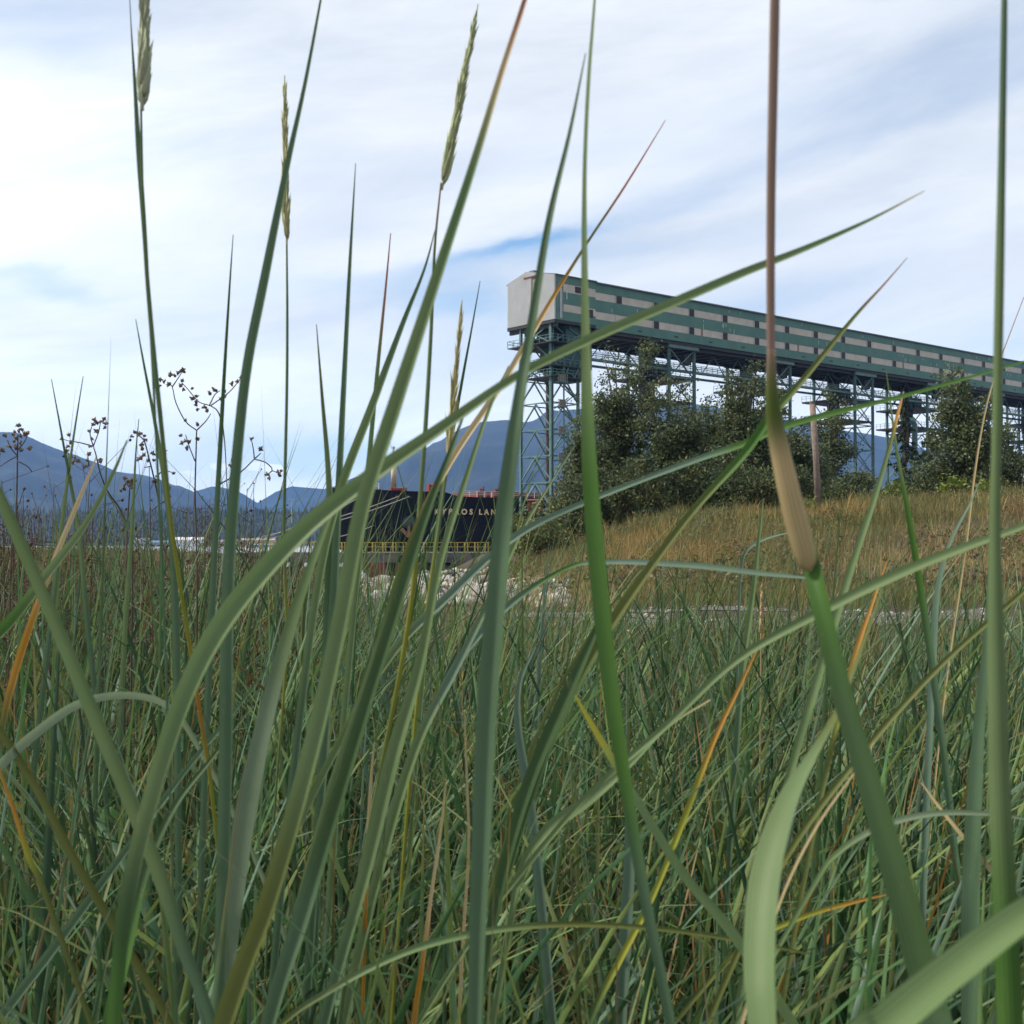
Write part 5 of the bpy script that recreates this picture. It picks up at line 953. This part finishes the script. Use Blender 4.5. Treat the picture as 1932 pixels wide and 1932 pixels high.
t = stalk('thick green stalk rising straight up along the right edge', [(1908, 2000, 60, 's'), (1898, 1750, 56, 's'), (1886, 1500, 50, 'g'), (1880, 1250, 40, 'g'), (1877, 1000, 26, 'g'), (1881, 780, 22, 'g'), (1886, 520, 21, 'g'), (1891, 250, 17, 'b'), (1895, 0, 14, 'b'), (1897, -130, 9, 'b')], .42, .46)

# ------------------------------------------------------------------ dark seedy weeds at the left
m_weed = mat('weed_stem', (.085, .060, .050), .8, .3, 60); m_seed = mat('weed_seed', (.17, .125, .095), .9, .4, 300)
import bmesh
def seed_mesh(seed):
    r = random.Random(seed); bm = bmesh.new(); bmesh.ops.create_icosphere(bm, subdivisions=2, radius=.42)
    for v in r.sample(list(bm.verts), 9): v.co = v.co * r.uniform(1.7, 2.3)
    for v in bm.verts: v.co.z *= 1.15
    me = bpy.data.meshes.new('seed_head'); bm.to_mesh(me); bm.free(); me.materials.append(m_seed); return me
seeds = [seed_mesh(k) for k in range(4)]
def weed(label, d, stems, heads, jitter=1):
    b = P(stems[0][0][0], stems[0][0][1], d); t = thing('seeding_weed', (b.x, b.y, 0), label, 'weed', 'dark seeding weeds at the left'); q = MB(); r = random.Random(int(heads[0][0]))
    for i, s_ in enumerate(stems):
        pts = [P(x, y, d + .02 * math.sin(i + k)) for k, (x, y) in enumerate(s_)]
        if i == 0: pts = [Vector((pts[0].x + .02, pts[0].y, -.02)), Vector((pts[0].x, pts[0].y, pts[0].z * .5))] + pts
        c_ = [Vector(v) for v in catmull([np.array(p) for p in pts], 4)]; w_ = (4.2 if i == 0 else 2.6) * d / F / 2; q.tube(c_, [w_ * (1 - .45 * k / len(c_)) for k in range(len(c_))], 6)
    q.build('stem', m_weed, t, True)
    for (x, y) in heads:
        o = bpy.data.objects.new('seed_head', r.choice(seeds)); C.objects.link(o); o.parent = t; p = P(x, y, d + r.uniform(-.02, .02)); o.location = p - Vector(t.location); s_ = r.uniform(5.2, 7.8) * d / F; o.scale = (s_,) * 3; o.rotation_euler = (r.uniform(0, 3), r.uniform(0, 3), 0)
    return t
weed('forked weed with the widest seed sprays between the tall seed stalk and the dark blade', 2.2, [[(372, 1150), (370, 1000), (368, 930), (370, 850), (371, 812)], [(371, 812), (350, 795), (332, 760), (325, 730), (316, 722)], [(325, 730), (335, 715), (345, 700)], [(371, 812), (388, 795), (398, 780)], [(420, 800), (410, 775), (395, 765), (375, 758), (355, 735), (343, 722)], [(395, 765), (405, 745), (415, 737)], [(398, 765), (430, 742), (448, 722), (460, 705)], [(368, 870), (358, 845), (350, 820)], [(420, 800), (425, 850), (430, 960)]],
     [(309, 720), (318, 726), (303, 716), (336, 703), (345, 697), (329, 708), (322, 706), (300, 728), (341, 728), (344, 717), (341, 727), (346, 735), (363, 733), (362, 752), (371, 748), (370, 757), (369, 764), (373, 772), (395, 741), (404, 736), (386, 768), (391, 775), (416, 752), (424, 738), (424, 748), (448, 720), (437, 724), (455, 712), (350, 793), (372, 800), (350, 832), (343, 836), (357, 834), (352, 845), (456, 775), (340, 822), (372, 828)])
weed('leaning weed with a long purple stem and a round seed spray on top', 2.3, [[(250, 1060), (242, 1000), (226, 960), (205, 930), (190, 895), (181, 858), (176, 842)], [(176, 842), (186, 815), (190, 795)], [(176, 842), (170, 820), (173, 805)], [(176, 842), (150, 835), (130, 832), (118, 828)], [(168, 880), (165, 855)]],
     [(178, 792), (182, 797), (190, 795), (196, 790), (200, 799), (175, 800), (198, 806), (168, 813), (182, 813), (173, 828), (170, 842), (116, 828), (130, 820), (134, 833), (128, 842), (126, 850), (168, 857), (165, 868), (160, 880), (190, 870), (134, 862), (141, 862), (137, 872), (146, 870)])
weed('small weed with a seed cluster above the left mountain summit', 2.4, [[(20, 1080), (30, 990), (32, 920), (33, 860), (34, 820)], [(33, 860), (20, 845), (14, 830)], [(33, 850), (45, 835), (52, 822)], [(33, 860), (15, 870), (0, 880)], [(33, 870), (52, 880), (60, 890)]],
     [(10, 822), (24, 820), (34, 803), (40, 810), (38, 822), (30, 826), (46, 818), (52, 818), (27, 832), (38, 835), (18, 842), (30, 844), (40, 850), (55, 846), (4, 848), (35, 812), (28, 815)])
weed('upright weed with seeds along its stem beside the tallest stalk', 2.2, [[(330, 1150), (305, 1020), (300, 950), (290, 900), (280, 860), (272, 832), (258, 818)], [(272, 832), (262, 840)], [(296, 900), (308, 888), (330, 893)], [(285, 880), (272, 882)], [(305, 950), (318, 938)]],
     [(254, 815), (262, 818), (248, 823), (272, 822), (275, 830), (268, 838), (268, 845), (272, 858), (266, 864), (280, 868), (288, 855), (306, 842), (310, 850), (303, 862), (328, 893), (309, 888), (312, 898), (290, 868), (262, 866), (292, 906), (318, 920)])
weed('short weed with a small seed spray left of the tallest stalk', 2.4, [[(238, 1120), (240, 1000), (243, 950), (245, 920)], [(245, 920), (235, 908)], [(245, 915), (255, 908)]], [(236, 902), (242, 908), (246, 914), (256, 907), (235, 914), (248, 905), (233, 920), (250, 920), (228, 925)])
weed('weed with two balls on bare twigs right of the dark blade', 2.2, [[(398, 1160), (400, 1030), (405, 970), (412, 920), (430, 905), (455, 890), (480, 866)], [(480, 866), (478, 848), (475, 832)], [(480, 866), (492, 855)], [(480, 866), (500, 872), (512, 882), (514, 888), (525, 892)], [(514, 888), (505, 895)]],
     [(474, 828), (492, 846), (524, 890), (527, 895), (504, 895), (508, 902), (530, 888), (436, 880), (442, 886), (446, 888)])
def weed_mass(n, seed):
    r = np.random.default_rng(seed); V = []; Fq = []; cc_ = []
    x, y, px = wedge(r, n, 2.6, 9, .3, .9, -150, 800); q = MB(); hd_ = []
    for i in range(n):
        h_ = r.uniform(.55, 1.18) * (1 if px[i] < 600 else .8); p0 = Vector((x[i], y[i], 0)); lx, ly = r.normal(0, .09, 2); p1 = p0 + Vector((lx, ly, h_)); pm_ = p0.lerp(p1, .5) + Vector((lx * .3, 0, 0)); q.tube([p0, pm_, p1], [.0022, .0018, .0008], 4, False)
        for k in range(r.integers(6, 13)):
            f = r.uniform(.62, 1.0); b = p0.lerp(p1, f); e = b + Vector((r.normal(0, .045), r.normal(0, .045), abs(r.normal(.03, .03)))); q.tube([b, e], [.0010, .0007], 3, False); hd_.append(e)
    q.build('w', m_weed, None); o = C.objects[-1]
    st = q
    base = np.array([(1, 0, 0), (-1, 0, 0), (0, 1, 0), (0, -1, 0), (0, 0, 1), (0, 0, -1)]) * .0042; fc = [(0, 2, 4), (2, 1, 4), (1, 3, 4), (3, 0, 4), (2, 0, 5), (1, 2, 5), (3, 1, 5), (0, 3, 5)]
    vv = [tuple(v.co) for v in o.data.vertices]; ff = [tuple(p.vertices) for p in o.data.polygons]; nb = len(vv); bpy.data.objects.remove(o)
    cols = [(.10, .065, .045)] * nb
    for e in hd_:
        b0 = len(vv); s_ = random.uniform(.6, 1.3); vv += [(e.x + b[0] * s_, e.y + b[1] * s_, e.z + b[2] * s_) for b in base]; ff += [tuple(k + b0 for k in f) for f in fc]; c = random.choice([(.09, .05, .038), (.13, .075, .05), (.20, .14, .09), (.06, .04, .035)]); cols += [c] * 6
    me = bpy.data.meshes.new('dry_weeds'); me.from_pydata(vv, [], ff); a = me.color_attributes.new('Col', 'FLOAT_COLOR', 'POINT'); a.data.foreach_set('color', np.concatenate([np.array(cols), np.ones((len(vv), 1))], 1).astype(np.float32).ravel())
    return tag(link_mesh('dry_weeds', me, m_grass), 'brown seeding weeds mixed through the grass at the left', 'weeds', kind='stuff')
weed_mass(800, 55)

# ------------------------------------------------------------------ haze
hm = bpy.data.materials.new('haze'); hm.use_nodes = True; t = hm.node_tree; t.nodes.clear(); out = t.nodes.new('ShaderNodeOutputMaterial'); pv = t.nodes.new('ShaderNodeVolumePrincipled')
pv.inputs['Color'].default_value = (.20, .45, 1.0, 1); pv.inputs['Density'].default_value = .60e-4; pv.inputs['Anisotropy'].default_value = .0; t.links.new(pv.outputs[0], out.inputs['Volume'])
q = MB(); q.box((0, 4450, 330), (19000, 9100, 684)); tag(q.build('haze', hm), 'thin blue air haze over the inlet', 'haze', kind='stuff')
